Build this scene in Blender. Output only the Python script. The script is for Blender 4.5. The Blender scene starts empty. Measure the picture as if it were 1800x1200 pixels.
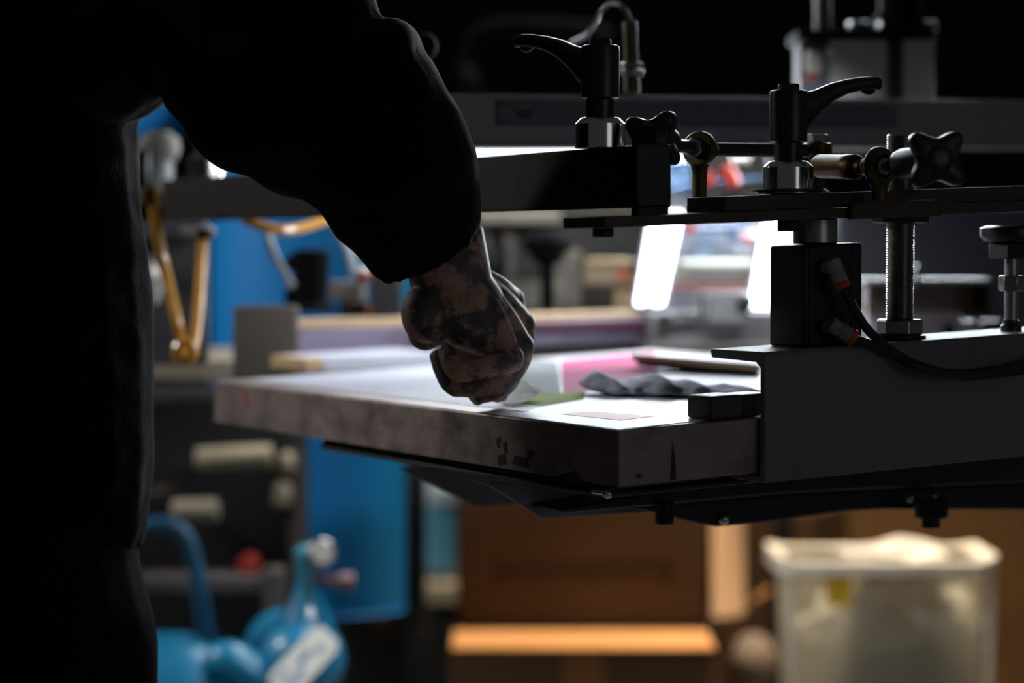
import bpy, bmesh, math, random
from mathutils import Vector, Matrix, noise
random.seed(7)
R = math.radians
C = bpy.context.scene.collection
V = Vector
# ------------------------------------------------------------------ camera
EYE = V((0, 0, 1.12)); F = 4250.0; PITCH = math.atan(157 / 4250)
cp, sp = math.cos(PITCH), math.sin(PITCH)
FWD = V((0, cp, -sp)); UPV = V((0, sp, cp)); RIGHT = V((1, 0, 0))
def ray(px, py):
    return FWD + RIGHT * ((px - 900) / F) + UPV * ((600 - py) / F)
def P(px, py, Y):                      # point of the room seen at that pixel, Y metres ahead
    d = ray(px, py)
    return EYE + d * (Y / d.y)
cam = bpy.data.cameras.new('camera'); cam.lens = 85; cam.sensor_width = 36
camo = bpy.data.objects.new('camera', cam); C.objects.link(camo)
camo.location = EYE; camo.rotation_euler = (math.pi / 2 - PITCH, 0, 0)
cam.dof.use_dof = True; cam.dof.focus_distance = 1.86; cam.dof.aperture_fstop = 3.0
cam.clip_start = .05
bpy.context.scene.camera = camo
# ------------------------------------------------------------------ press axes: a runs along the steel channel, u along the free edge of the screen frame
U = V((-.4848, .8746, 0)); A = V((.8746, .4848, .04)).normalized(); Z = V((0, 0, 1))
O = P(1087, 755.6, 1.75)
def M(a, u, z): return O + A * a + U * u + Z * z
MI = Matrix((A, U, Z)).transposed().inverted()
def hit(px, py, pt, n):
    d = ray(px, py); t = (pt - EYE).dot(n) / d.dot(n)
    return EYE + d * t
def toM(p): return MI @ (p - O)
def Mu(px, py, u):
    q = toM(hit(px, py, M(0, u, 0), A.cross(Z))); return q.x, q.z
def Mz(px, py, z):
    q = toM(hit(px, py, M(0, 0, z), A.cross(U))); return q.x, q.y
def Ma(px, py, a):
    q = toM(hit(px, py, M(a, 0, 0), U.cross(Z))); return q.y, q.z
# ------------------------------------------------------------------ materials
def lin(c):
    c = c / 255.0
    return c / 12.92 if c <= .04045 else ((c + .055) / 1.055) ** 2.4
def col(r, g, b): return (lin(r), lin(g), lin(b), 1)
MATS = {}
def mat(name, rgb, rough=.5, metal=0.0, var=.15, scale=30, rvar=.1, bump=0.0, spec=.5, dirt=None, dirt_amt=.5, dirt_scale=9, dlo=.48, dhi=.68, stretch=(1, 1, 1), sheen=0, coat=0, sss=0):
    m = bpy.data.materials.new(name); m.use_nodes = True
    nt = m.node_tree; N = nt.nodes; L = nt.links
    b = N['Principled BSDF']
    tc = N.new('ShaderNodeTexCoord'); mp = N.new('ShaderNodeMapping'); mp.inputs['Scale'].default_value = stretch
    L.new(tc.outputs['Object'], mp.inputs['Vector'])
    nz = N.new('ShaderNodeTexNoise'); nz.inputs['Scale'].default_value = scale; nz.inputs['Detail'].default_value = 6
    L.new(mp.outputs['Vector'], nz.inputs['Vector'])
    cr = N.new('ShaderNodeValToRGB'); base = col(*rgb)
    cr.color_ramp.elements[0].position = .25; cr.color_ramp.elements[1].position = .75
    cr.color_ramp.elements[0].color = tuple(x * (1 - var) for x in base[:3]) + (1,)
    cr.color_ramp.elements[1].color = tuple(min(1, x * (1 + var)) for x in base[:3]) + (1,)
    L.new(nz.outputs['Fac'], cr.inputs['Fac'])
    out = cr.outputs['Color']
    if dirt:
        n2 = N.new('ShaderNodeTexNoise'); n2.inputs['Scale'].default_value = dirt_scale; n2.inputs['Detail'].default_value = 8; n2.inputs['Roughness'].default_value = .65
        L.new(mp.outputs['Vector'], n2.inputs['Vector'])
        r2 = N.new('ShaderNodeValToRGB'); r2.color_ramp.elements[0].position = dlo; r2.color_ramp.elements[1].position = dhi
        r2.color_ramp.elements[0].color = (0, 0, 0, 1); r2.color_ramp.elements[1].color = (dirt_amt,) * 3 + (1,)
        L.new(n2.outputs['Fac'], r2.inputs['Fac'])
        mx = N.new('ShaderNodeMixRGB'); L.new(r2.outputs['Color'], mx.inputs['Fac']); L.new(out, mx.inputs[1]); mx.inputs[2].default_value = col(*dirt)
        out = mx.outputs['Color']
    L.new(out, b.inputs['Base Color'])
    mr = N.new('ShaderNodeMapRange'); mr.inputs['To Min'].default_value = max(.02, rough - rvar); mr.inputs['To Max'].default_value = min(1, rough + rvar)
    L.new(nz.outputs['Fac'], mr.inputs['Value']); L.new(mr.outputs['Result'], b.inputs['Roughness'])
    b.inputs['Metallic'].default_value = metal; b.inputs['Specular IOR Level'].default_value = spec
    if sheen: b.inputs['Sheen Weight'].default_value = sheen; b.inputs['Sheen Roughness'].default_value = .4
    if coat: b.inputs['Coat Weight'].default_value = coat
    if sss:
        b.inputs['Subsurface Weight'].default_value = sss; b.inputs['Subsurface Radius'].default_value = (1, .3, .12); b.inputs['Subsurface Scale'].default_value = .012
    if bump:
        bp = N.new('ShaderNodeBump'); bp.inputs['Strength'].default_value = bump; bp.inputs['Distance'].default_value = .002
        L.new(nz.outputs['Fac'], bp.inputs['Height']); L.new(bp.outputs['Normal'], b.inputs['Normal'])
    MATS[name] = m
    return m
def glow(name, rgb, strength):
    m = bpy.data.materials.new(name); m.use_nodes = True
    b = m.node_tree.nodes['Principled BSDF']
    b.inputs['Base Color'].default_value = (.8, .8, .8, 1); b.inputs['Emission Color'].default_value = col(*rgb); b.inputs['Emission Strength'].default_value = strength
    return m
# ------------------------------------------------------------------ mesh builder (all shapes in room coordinates)
class MB:
    def __init__(s): s.b = bmesh.new()
    def hexa(s, p):                                    # 8 corners: bottom 4 ccw, top 4 ccw
        v = [s.b.verts.new(q) for q in p]
        for f in ((3, 2, 1, 0), (4, 5, 6, 7), (0, 1, 5, 4), (1, 2, 6, 5), (2, 3, 7, 6), (3, 0, 4, 7)):
            s.b.faces.new([v[i] for i in f])
        return s
    def box(s, c, hx, hy, hz):                         # centre and three half vectors
        c = V(c)
        return s.hexa([c - hx - hy - hz, c + hx - hy - hz, c + hx + hy - hz, c - hx + hy - hz,
                       c - hx - hy + hz, c + hx - hy + hz, c + hx + hy + hz, c - hx + hy + hz])
    def abox(s, x0, x1, y0, y1, z0, z1):
        return s.hexa([V(p) for p in ((x0, y0, z0), (x1, y0, z0), (x1, y1, z0), (x0, y1, z0), (x0, y0, z1), (x1, y0, z1), (x1, y1, z1), (x0, y1, z1))])
    def mbox(s, a0, a1, u0, u1, z0, z1):
        return s.hexa([M(*p) for p in ((a0, u0, z0), (a1, u0, z0), (a1, u1, z0), (a0, u1, z0), (a0, u0, z1), (a1, u0, z1), (a1, u1, z1), (a0, u1, z1))])
    def pbox(s, x0, y0, x1, y1, Y, dep, skew=0):       # front face seen in the photo frame x0..x1, y0..y1 at Y, depth dep
        a = P(x0, y1, Y); b = P(x1, y1, Y + skew); c = P(x1, y0, Y + skew); d = P(x0, y0, Y)
        k = V((-skew, b.x - a.x, 0)).normalized() * dep
        b = V((b.x, b.y, a.z)); c = V((c.x, c.y, d.z))
        return s.hexa([a, b, b + k, a + k, d, c, c + k, d + k])
    def loft(s, rings, cap=True):
        vs = [[s.b.verts.new(p) for p in r] for r in rings]
        n = len(rings[0])
        for i in range(len(vs) - 1):
            for j in range(n):
                s.b.faces.new((vs[i][j], vs[i][(j + 1) % n], vs[i + 1][(j + 1) % n], vs[i + 1][j]))
        if cap:
            s.b.faces.new(list(reversed(vs[0]))); s.b.faces.new(vs[-1])
        return s
    def prism(s, pts, d):                              # polygon pts swept by d
        return s.loft([[V(p) for p in pts], [V(p) + d for p in pts]])
    def lathe(s, o, ax, prof, seg=32, cap=True):       # prof: (r, h) along ax
        ax = V(ax).normalized(); e1 = ax.orthogonal().normalized(); e2 = ax.cross(e1); o = V(o)
        return s.loft([[o + ax * h + (e1 * math.cos(2 * math.pi * j / seg) + e2 * math.sin(2 * math.pi * j / seg)) * max(r, 1e-5) for j in range(seg)] for r, h in prof], cap)
    def cyl(s, p0, p1, r0, r1=None, seg=24):
        p0 = V(p0); p1 = V(p1); d = p1 - p0
        return s.lathe(p0, d, [(r0, 0), (r0 if r1 is None else r1, d.length)], seg)
    def ring(s, o, ax, ri, ro, h, seg=32, rnd=0.0):     # washer / eye with hole
        k = rnd
        pr = [(ri, -h / 2), (ro - k, -h / 2), (ro, -h / 2 + k), (ro, h / 2 - k), (ro - k, h / 2), (ri, h / 2), (ri, -h / 2)]
        return s.lathe(o, ax, pr, seg, cap=False)
    def hexnut(s, o, ax, r, h, ref=None):
        ax = V(ax).normalized(); e1 = (V(ref) if ref else ax.orthogonal()); e1 = (e1 - ax * e1.dot(ax)).normalized(); e2 = ax.cross(e1); o = V(o)
        rg = []
        for rr, hh in ((r * .93, 0), (r, h * .12), (r, h * .88), (r * .93, h)):
            rg.append([o + ax * hh + (e1 * math.cos(j * math.pi / 3) + e2 * math.sin(j * math.pi / 3)) * rr for j in range(6)])
        return s.loft(rg)
    def thread(s, p0, p1, r, pitch=.0018, depth=.0009, seg=20):
        p0 = V(p0); p1 = V(p1); d = p1 - p0; n = max(2, int(d.length / pitch)); pr = [(r - depth, 0)]
        for i in range(n):
            h = d.length * i / n; pr += [(r, h + d.length / n * .5), (r - depth, h + d.length / n)]
        return s.lathe(p0, d, pr, seg)
    def tube(s, pts, rad, seg=12, sub=6, closed=False):
        pts = [V(p) for p in pts]; n = len(pts)
        rr = rad if isinstance(rad, (list, tuple)) else [rad] * n
        sm = []; sr = []
        for i in range(n - 1):
            p0 = pts[max(i - 1, 0)]; p1 = pts[i]; p2 = pts[i + 1]; p3 = pts[min(i + 2, n - 1)]
            for k in range(sub):
                t = k / sub
                sm.append(.5 * ((2 * p1) + (p2 - p0) * t + (2 * p0 - 5 * p1 + 4 * p2 - p3) * t * t + (3 * p1 - p0 - 3 * p2 + p3) * t ** 3))
                sr.append(rr[i] + (rr[i + 1] - rr[i]) * t)
        sm.append(pts[-1]); sr.append(rr[-1])
        e = None; rings = []
        for i, p in enumerate(sm):
            t = (sm[min(i + 1, len(sm) - 1)] - sm[max(i - 1, 0)]).normalized()
            e = t.orthogonal().normalized() if e is None else (e - t * e.dot(t)).normalized()
            f = t.cross(e)
            rings.append([p + (e * math.cos(2 * math.pi * j / seg) + f * math.sin(2 * math.pi * j / seg)) * sr[i] for j in range(seg)])
        return s.loft(rings)
    def ell(s, c, ax, ay, az, seg=20, rg=12):
        c = V(c); rings = []
        for i in range(rg + 1):
            th = math.pi * (.02 + .96 * i / rg)
            rings.append([c - az * math.cos(th) + (ax * math.cos(2 * math.pi * j / seg) + ay * math.sin(2 * math.pi * j / seg)) * math.sin(th) for j in range(seg)])
        return s.loft(rings)
    def ball(s, c, r, seg=20): return s.ell(c, V((r, 0, 0)), V((0, r, 0)), V((0, 0, r)), seg)
WLOC = {}
def finish(me, sharp=35):
    for p in me.polygons: p.use_smooth = True
    me.set_sharp_from_angle(angle=R(sharp))
def part(name, mb, m, parent=None, bevel=0.0, label=None, sharp=35, seg=2, noise_amt=0):
    bmesh.ops.recalc_face_normals(mb.b, faces=mb.b.faces[:])
    vs = mb.b.verts
    if parent is not None: org = WLOC[parent.name]; 
    else:
        lo = V((min(v.co.x for v in vs), min(v.co.y for v in vs), min(v.co.z for v in vs))); hi = V((max(v.co.x for v in vs), max(v.co.y for v in vs), max(v.co.z for v in vs)))
        org = V(((lo.x + hi.x) / 2, (lo.y + hi.y) / 2, lo.z))
    for v in vs: v.co -= org
    me = bpy.data.meshes.new(name); mb.b.to_mesh(me); mb.b.free(); finish(me, sharp)
    me.materials.append(m)
    o = bpy.data.objects.new(name, me); C.objects.link(o)
    WLOC[o.name] = org
    if parent is not None: o.parent = parent
    else: o.location = org
    if bevel:
        bv = o.modifiers.new('edge', 'BEVEL'); bv.width = bevel; bv.segments = seg; bv.limit_method = 'ANGLE'; bv.angle_limit = R(40)
    if label: o['label'] = label
    return o
def tag(o, label, cat, group=None, kind=None):
    o['label'] = label; o['category'] = cat
    if group: o['group'] = group
    if kind: o['kind'] = kind
    return o
def thing(name, label, cat, loc, group=None):
    o = bpy.data.objects.new(name, None); C.objects.link(o); o.empty_display_size = .03
    o.location = loc; WLOC[o.name] = V(loc)
    return tag(o, label, cat, group)
def fl(Y): return 443 + 1.12 / Y * 4250      # photo row of the floor at that depth
def solo(name, mb, m, label, cat, group=None, bevel=0.0, sharp=35, kind=None):
    return tag(part(name, mb, m, None, bevel, sharp=sharp), label, cat, group, kind)
def struct(name, mb, m, bevel=0.0):
    o = part(name, mb, m, None, bevel); o['kind'] = 'structure'; return o
def copy_thing(root, loc, label):
    r = root.copy(); C.objects.link(r); r.location = loc; r['label'] = label
    def rec(src, dst):
        for ch in list(src.children):
            if ch.name.startswith('camera'): continue
            c = ch.copy(); C.objects.link(c); c.parent = dst; rec(ch, c)
    rec(root, r)
    return r
def text_mesh(name, body, size, origin, ex, ez, m, parent, depth=.0004, align='CENTER'):
    cu = bpy.data.curves.new(name, 'FONT'); cu.body = body; cu.size = size; cu.align_x = align; cu.align_y = 'CENTER'; cu.extrude = depth
    t = bpy.data.objects.new(name + '_src', cu); C.objects.link(t)
    bpy.context.view_layer.update()
    me = bpy.data.meshes.new_from_object(t.evaluated_get(bpy.context.evaluated_depsgraph_get()))
    bpy.data.objects.remove(t); bpy.data.curves.remove(cu)
    ex = V(ex).normalized(); ez = V(ez).normalized(); n = ex.cross(ez)
    org = WLOC[parent.name]
    for v in me.vertices: v.co = V(origin) + ex * v.co.x + ez * v.co.y + n * v.co.z - org
    me.name = name; me.materials.clear(); me.materials.append(m)
    o = bpy.data.objects.new(name, me); C.objects.link(o); o.parent = parent; WLOC[o.name] = org
    return o
# ------------------------------------------------------------------ material list
steel = mat('brushed_steel', (150, 148, 145), .32, 1, .12, 60)
chrome = mat('turned_steel', (205, 203, 198), .16, 1, .06, 40, .04)
alu = mat('worn_aluminium', (150, 140, 138), .42, .85, .2, 22, .12, dirt=(60, 42, 40), dirt_amt=.75, dirt_scale=14)
alu_clean = mat('anodised_aluminium', (120, 120, 124), .5, .4, .08, 40)
paint_grey = mat('grey_paint', (108, 108, 112), .62, 0, .07, 80, bump=.06, dirt=(74, 74, 78), dirt_amt=.35, dirt_scale=7)
edge_steel = mat('sawn_steel', (70, 66, 60), .55, .5, .25, 70, bump=.1)
dark_steel = mat('oily_dark_steel', (44, 42, 40), .5, .5, .2, 50, dirt=(30, 26, 22), dirt_amt=.6)
black_plastic = mat('black_plastic', (15, 15, 17), .38, 0, .1, 60, spec=.5)
black_rubber = mat('black_rubber', (14, 14, 15), .6, 0, .1, 50)
black_paint = mat('black_anodised', (16, 16, 19), .45, .2, .1, 50)
brass = mat('aged_brass', (76, 58, 32), .45, 1, .2, 40, dirt=(60, 45, 25), dirt_amt=.6)
yellow_brass = mat('yellow_plated', (96, 84, 58), .45, 1, .2, 40, dirt=(50, 42, 28), dirt_amt=.6)
nylon = mat('grey_nylon', (140, 138, 132), .5, 0, .15, 40, dirt=(60, 58, 54), dirt_amt=.6)
orange = mat('orange_plastic', (176, 74, 26), .4)
red = mat('red_plastic', (215, 52, 20), .35)
blue_hose = mat('blue_hose', (25, 70, 120), .35)
amber = mat('amber_hose', (182, 128, 42), .3, 0, .15, 40, coat=.4)
olive = mat('black_olive_rubber', (36, 34, 22), .6, 0, .2, 30)

mat('matt_black_rubber', (4, 4, 5), .95, 0, .1, 30, spec=.08)
# ================================================================== SCREEN FRAME
FT = .0415; UL = .778; AL = .52; RW = .034
def frame_material():
    m = mat('frame_aluminium', (142, 128, 124), .5, .7, .18, 18, .12, dirt=(56, 40, 38), dirt_amt=.8, dirt_scale=11, stretch=(1, 1, 1.6))
    return m
fr_mat = frame_material()
frame = thing('screen_frame', 'ink-stained aluminium screen printing frame held in the grey steel channel, under the pressing hand', 'frame', M(0, 0, -FT))
mb = MB()
_o = ((0, 0), (AL, 0), (AL, UL), (0, UL)); _i = ((RW, RW), (AL - RW, RW), (AL - RW, UL - RW), (RW, UL - RW))
mb.loft([[M(a, u, z) for a, u in q] for q, z in ((_o, -FT), (_o, 0), (_i, 0), (_i, -FT), (_o, -FT))], False)
part('frame_profile', mb, fr_mat, frame, .0018, seg=3)
mesh_mat = mat('coated_mesh', (176, 178, 192), .55, 0, .06, 12, spec=.3, dirt=(150, 148, 166), dirt_amt=.8, dirt_scale=5)
mb = MB(); mb.mbox(RW - .006, AL - RW + .006, RW - .006, UL - RW + .006, -.0012, .0005)
part('mesh_fabric', mb, mesh_mat, frame, label='pale stretched mesh fabric')
def patch(px, z0=.0006, z1=.0008):
    q = [Mz(x, y, z1) for x, y in px]
    m_ = MB(); m_.loft([[M(a, u, z0) for a, u in q], [M(a, u, z1) for a, u in q]]); return m_
pink_m = mat('pink_emulsion', (164, 74, 112), .8, 0, .12, 20, spec=.12)
green_m = mat('green_emulsion', (112, 124, 22), .8, 0, .12, 20, spec=.12)
grey_m = mat('grey_emulsion', (118, 124, 126), .8, 0, .12, 20, spec=.12)
rose_m = mat('rose_tape', (240, 96, 122), .5, 0, .1, 20, .05, spec=.3)
film_glare = mat('white_film_glare', (236, 238, 242), .32, 0, .03, 20, .05, spec=.6)
part('pink_stencil', patch([(990, 690), (985, 634), (1150, 618), (1160, 678)]), pink_m, frame, label='pink emulsion patch')
part('green_stencil', patch([(905, 708), (925, 693), (1030, 688), (1025, 702), (955, 714)]), green_m, frame, label='yellow green emulsion patch')
part('grey_stencil', patch([(880, 690), (900, 628), (980, 634), (985, 690), (925, 692)]), grey_m, frame, label='grey emulsion patch')
part('white_film_glare', patch([(905, 731.5), (945, 716), (1010, 700), (1240, 694), (1263, 734), (1087, 754.4)], -.0005, .0008), film_glare, frame, label='white masking film carried over the rail as painted glare')  # film runs on over the rail to whiten its top like lamp glare
part('rose_tape', patch([(985, 727), (1040, 723), (1150, 731), (1090, 738)], .0008, .0011), rose_m, frame, label='rose tape strip')
smear = mat('dark_ink', (22, 18, 18), .6)
mb = MB()
for pts in ([(872, 770), (880, 768), (878, 788), (874, 786)], [(874, 800), (888, 798), (890, 816), (876, 818)], [(905, 800), (925, 806), (930, 822), (900, 815)], [(884, 778), (890, 776), (892, 796), (887, 795)], [(926, 790), (938, 794), (930, 812), (925, 806)], [(975, 836), (1010, 828), (1022, 842), (1000, 846)]):
    q = [Ma(x, y, -.0002) for x, y in pts]
    mb = MB(); mb.prism([M(-.0004, u, z) for u, z in q], A * .0008); part('ink_smear', mb, smear, frame, label='black ink smear')
for pts in ([(1178, 845), (1182, 775), (1186, 800), (1189, 842)], [(1115, 836), (1120, 832), (1132, 835), (1124, 840)]):
    q = [Mu(x, y, -.0002) for x, y in pts]
    mb = MB(); mb.prism([M(a, -.0004, z) for a, z in q], U * .0008); part('ink_drip', mb, smear, frame)
mb = MB(); q = [Ma(x, y, -.0002) for x, y in ((428, 688), (434, 686), (436, 706), (441, 714), (436, 716), (430, 708))]
mb.prism([M(-.0004, u, z) for u, z in q], A * .0008)
part('red_mark', mb, mat('red_ink', (140, 34, 48), .6), frame, label='short red mark')

# white tissue beside the fingers
tissue_m = mat('white_tissue', (240, 242, 246), .8, 0, .03, 30, sss=1)
tissue_m.node_tree.nodes['Principled BSDF'].inputs['Subsurface Scale'].default_value = .03
tissue_m.node_tree.nodes['Principled BSDF'].inputs['Subsurface Radius'].default_value = (1, 1, 1)
mb = MB(); c = M(*Mz(917, 707, 0), .0075); rings = []
for i in range(9):
    th = math.pi * (.03 + .94 * i / 8); rr = []
    for j in range(20):
        w = 1 + .35 * noise.noise(V((math.cos(j * .314) * 1.5, math.sin(j * .314) * 1.5, i * .4)))
        rr.append(c + V((.0175 * math.sin(th) * math.cos(j * .314) * w, .022 * math.sin(th) * math.sin(j * .314) * w, -.0095 * math.cos(th) * w * (1.1 - .5 * math.cos(j * .314)) + .0015)))
    rings.append(rr)
mb.loft(rings)
_n = tissue_m.node_tree; _t = _n.nodes.new('ShaderNodeBsdfTranslucent'); _t.inputs['Color'].default_value = (.9, .91, .93, 1)
_x = _n.nodes.new('ShaderNodeMixShader'); _x.inputs[0].default_value = .85; _b = _n.nodes['Principled BSDF']; _b.inputs['Subsurface Weight'].default_value = 0
_n.links.new(_b.outputs[0], _x.inputs[1]); _n.links.new(_t.outputs[0], _x.inputs[2]); _n.links.new(_x.outputs[0], _n.nodes['Material Output'].inputs['Surface'])
solo('paper_tissue', mb, tissue_m, 'crumpled white tissue on the screen beside the fingertips', 'tissue')
# grey crumpled cloth at the far side of the screen
cloth_m = mat('grey_cloth', (150, 154, 172), .9, 0, .3, 26, bump=.5, dirt=(50, 52, 66), dirt_amt=.9, dirt_scale=16)
mb = MB(); rings = []
c0 = M(*Mz(1025, 699, .001), .001); c1 = M(*Mz(1345, 704, .001), .001); n = 26
for i in range(n + 1):
    t = i / n; c = c0.lerp(c1, t); rr = []
    hgt = .0095 + .005 * noise.noise(V((t * 6, 1, 0))) - .005 * t; end = min(1, .25 + 8 * min(t, 1 - t))
    for j in range(16):
        th = 2 * math.pi * j / 16; w = (1 + .6 * noise.noise(V((t * 14, math.cos(th) * 1.2, math.sin(th) * 1.2)))) * end
        rr.append(c + V((-.2 * .02 * math.cos(th), .045 + .04 * math.cos(th) * w, max(.0016, hgt + hgt * math.sin(th) * w))))
    rings.append(rr)
mb.loft(rings)
cl = solo('cleaning_cloth', mb, cloth_m, 'crumpled grey cloth lying on the far part of the screen', 'cloth', sharp=60)
sb = cl.modifiers.new('soft', 'SUBSURF'); sb.levels = 1; sb.render_levels = 1
# squeegee blade holder over the cloth
beige_m = mat('beige_wood', (176, 150, 112), .55, 0, .15, 20)
sq = thing('squeegee', 'beige squeegee holder above the grey cloth at the back of the screen', 'squeegee', P(1220, 645, 2.3))
mb = MB(); mb.hexa([P(1112, 634, 2.36), P(1333, 654, 2.22), P(1338, 654, 2.26), P(1117, 634, 2.40), P(1110, 621, 2.36), P(1333, 640, 2.22), P(1338, 640, 2.26), P(1116, 621, 2.40)])
part('holder', mb, beige_m, sq, .002)
mb = MB(); mb.hexa([P(1120, 643, 2.365), P(1330, 664, 2.23), P(1334, 664, 2.245), P(1124, 643, 2.38), P(1120, 634, 2.365), P(1330, 654, 2.23), P(1334, 654, 2.245), P(1124, 634, 2.38)])
part('blade', mb, dark_steel, sq, .001, label='dark rubber blade')

# ================================================================== STEEL CHANNEL
WU = -.003; WT = .0065
a0, zt = Mu(1345, 619, WU - WT); _, zb = Mu(1345, 849, WU - WT)
aE = 1.05
mb = MB()
prof = [(WU - WT, zb), (.05, zb), (.05, zb + .0045), (WU, zb + .0045), (WU, zt - .0125), (WU + .006, zt - .008), (.062, zt - .0065), (.064, zt - .001), (.062, zt), (WU - WT + .003, zt), (WU - WT, zt - .003)]
mb.loft([[M(a, u, z) for u, z in prof] for a in (a0, aE)])
chan = solo('channel_beam', mb, paint_grey, 'thick grey steel channel gripping the right edge of the screen frame', 'beam', bevel=.0008)
aP, _ = Mu(1251, 712, .0)
cpd = thing('clamp_pad', 'small square steel clamp block pressing the frame under the channel flange', 'clamp', M(aP + .02, .02, 0))
mb = MB(); mb.mbox(aP, aP + .029, .001, .034, .0008, .0185); part('pad', mb, edge_steel, cpd, .0025, seg=3)
mb = MB(); mb.mbox(aP + .029, a0 + .012, .004, .03, .0008, .0178); part('slide', mb, dark_steel, cpd, .001)

# ================================================================== VERTICAL BOLTS ON THE CHANNEL
def zat(py, px, u): return Mu(px, py, u)[1]
PU0, PU1 = -.012, .047        # depth range of the mounting plates
_, pz0 = Mu(1300, 391, PU0); _, pz1 = Mu(1300, 372, PU0)
aL, _ = Mu(990, 385, PU1)
def seat(px, u): 
    a, _ = Mu(px, 500, u); return a
BU = .026
bolt = thing('leveling_bolt', 'thick threaded steel bolt between the channel and the plates above, with a hex nut', 'bolt', M(seat(1582, BU), BU, zt))
ab = seat(1582, BU)
def up(a, u, z): return M(a, u, z)
mb = MB(); mb.thread(up(ab, BU, zt + .002), up(ab, BU, pz1 + .055), .0112, .0019, .001); part('threaded_rod', mb, steel, bolt, sharp=80)
mb = MB(); mb.hexnut(up(ab, BU, zt + .0032), Z, .0182, .0125, U + A * .25); part('nut', mb, steel, bolt, .0007)
mb = MB(); mb.cyl(up(ab, BU, zt), up(ab, BU, zt + .0032), .0205, None, 40); part('washer', mb, dark_steel, bolt, .0006)
mb = MB(); mb.hexnut(up(ab, BU, pz0 - .006), Z, .0225, .006, U + A * .25); part('lock_nut', mb, edge_steel, bolt, .0006)
b2 = thing('adjusting_screw', 'thin threaded screw with black knob at the right end of the channel', 'screw', M(seat(1778, BU), BU, zt))
a2 = seat(1778, BU)
zz = lambda py: Mu(1778, py, BU)[1]
mb = MB(); mb.thread(up(a2, BU, zt + .002), up(a2, BU, zz(440)), .0058, .0019, .0008); part('threaded_rod', mb, steel, b2, sharp=80)
mb = MB(); mb.lathe(up(a2, BU, zt), Z, [(.0085, 0), (.0085, .004), (.0065, .006), (.0065, .009)], 24); part('foot', mb, black_plastic, b2)
mb = MB(); mb.hexnut(up(a2, BU, zz(511)), Z, .0105, .0125); part('nut', mb, steel, b2, .0005)
mb = MB(); mb.box(up(a2 + .006, BU, zz(440)), A * .02, U * .012, Z * .0065); part('collar_block', mb, dark_steel, b2, .001)
mb = MB(); mb.lathe(up(a2, BU, zz(428)), Z, [(.008, 0), (.022, .002), (.0255, .006), (.0255, .0125), (.02, .0145)], 40); part('knob', mb, black_plastic, b2, .0005)

# ================================================================== MOUNTING PLATES
_f = toM(P(1230, 262, 1.915))
mb = MB(); mb.mbox(aL, 1.05, PU0, PU1, pz0, pz1); mb.mbox(_f.x - .02, _f.x + .02, PU1 - .001, _f.y + .02, pz0 + .0002, pz1 - .0002)
plate = solo('mounting_plate', mb, edge_steel, 'long dark flat steel bar carrying the clamps, lowest of the stacked plates', 'plate', bevel=.0006)
aS, z2b = Mu(1275, 372, -.004); _, z2t = Mu(1275, 345, -.004)
mb = MB(); mb.mbox(aS, 1.05, -.004, .048, pz1 + .0002, z2t)
solo('slotted_plate', mb, edge_steel, 'upper dark steel plate lying on the long bar under the black lever', 'plate', bevel=.0006)
a3, z3b = Mu(1497, 394, -.018); a4, z3t = Mu(1655, 362, -.018)
mb = MB(); mb.mbox(a3, a4, -.019, PU0 - .0003, pz0 - .001, pz1 + .0035)
solo('sawn_steel_strip', mb, edge_steel, 'short rough sawn strip on the front edge of the plates below the star knob', 'plate', bevel=.0005)
for i, (px, lab) in enumerate(((1060, 'small black bolt head under the left end of the long bar'), (1385, 'wide black bolt head under the long bar below the lever'))):
    q = seat(px, .012); mb = MB(); mb.hexnut(M(q, .012, pz0 - (.007 if i == 0 else .0085)), Z, (.0088, .0092)[i], (.007, .0085)[i], A)
    solo('hex_bolt', mb, dark_steel, lab, 'bolt', 'bolt heads under the mounting plate', bevel=.0006)

# ================================================================== PNEUMATIC CYLINDER + HOSES
ca0, cz0 = Mu(1413, 604, .004); ca1, _ = Mu(1516, 600, .004); _, cz1 = Mu(1413, 431, .004)
cyl = thing('pneumatic_cylinder', 'black compact pneumatic cylinder standing on the channel flange with two hose fittings', 'cylinder', M((ca0 + ca1) / 2, .02, zt))
mb = MB(); mb.mbox(ca0, ca1, .004, .05, zt, cz1); part('body', mb, black_paint, cyl, .0025, seg=3)
mb = MB()
for f in (.08, .8): mb.mbox(ca0 + (ca1 - ca0) * f, ca0 + (ca1 - ca0) * (f + .08), .0032, .006, zt + .003, cz1 - .002)
part('ridge', mb, black_plastic, cyl, .0004)
mb = MB(); mb.cyl(M((ca0 + ca1) / 2, .028, cz1), M((ca0 + ca1) / 2, .028, pz0), .017, None, 36); part('piston', mb, steel, cyl, .001)
hoseY = .0
def front(px, py, u=-.004): return M(*(lambda q: (q[0], u, q[1]))(Mu(px, py, u)))
for i, (p0, p1, ring) in enumerate((((1462, 456), (1478, 497), (1483, 508)), ((1458, 568), (1494, 590), (1504, 597)))):
    f0 = front(*p0, -.006); f1 = front(*p1, -.012); f2 = front(*ring, -.0135)
    mb = MB(); d = f1 - f0; mb.lathe(f0, d, [(.0045, 0), (.0062, .001), (.0062, d.length * .45), (.0056, d.length * .5), (.0062, d.length * .55), (.0062, d.length)], 20)
    mb.cyl(f0 - d.normalized() * -.006, f0 - d.normalized() * -.006 + U * .012, .005)
    fit = part('fitting', mb, nylon, cyl, .0004)
    mb = MB(); mb.lathe(f1, f2 - f1, [(.0063, 0), (.0068, .001), (.0068, .0035), (.0058, .0045)], 20); part('release_ring', mb, orange, fit)
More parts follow.
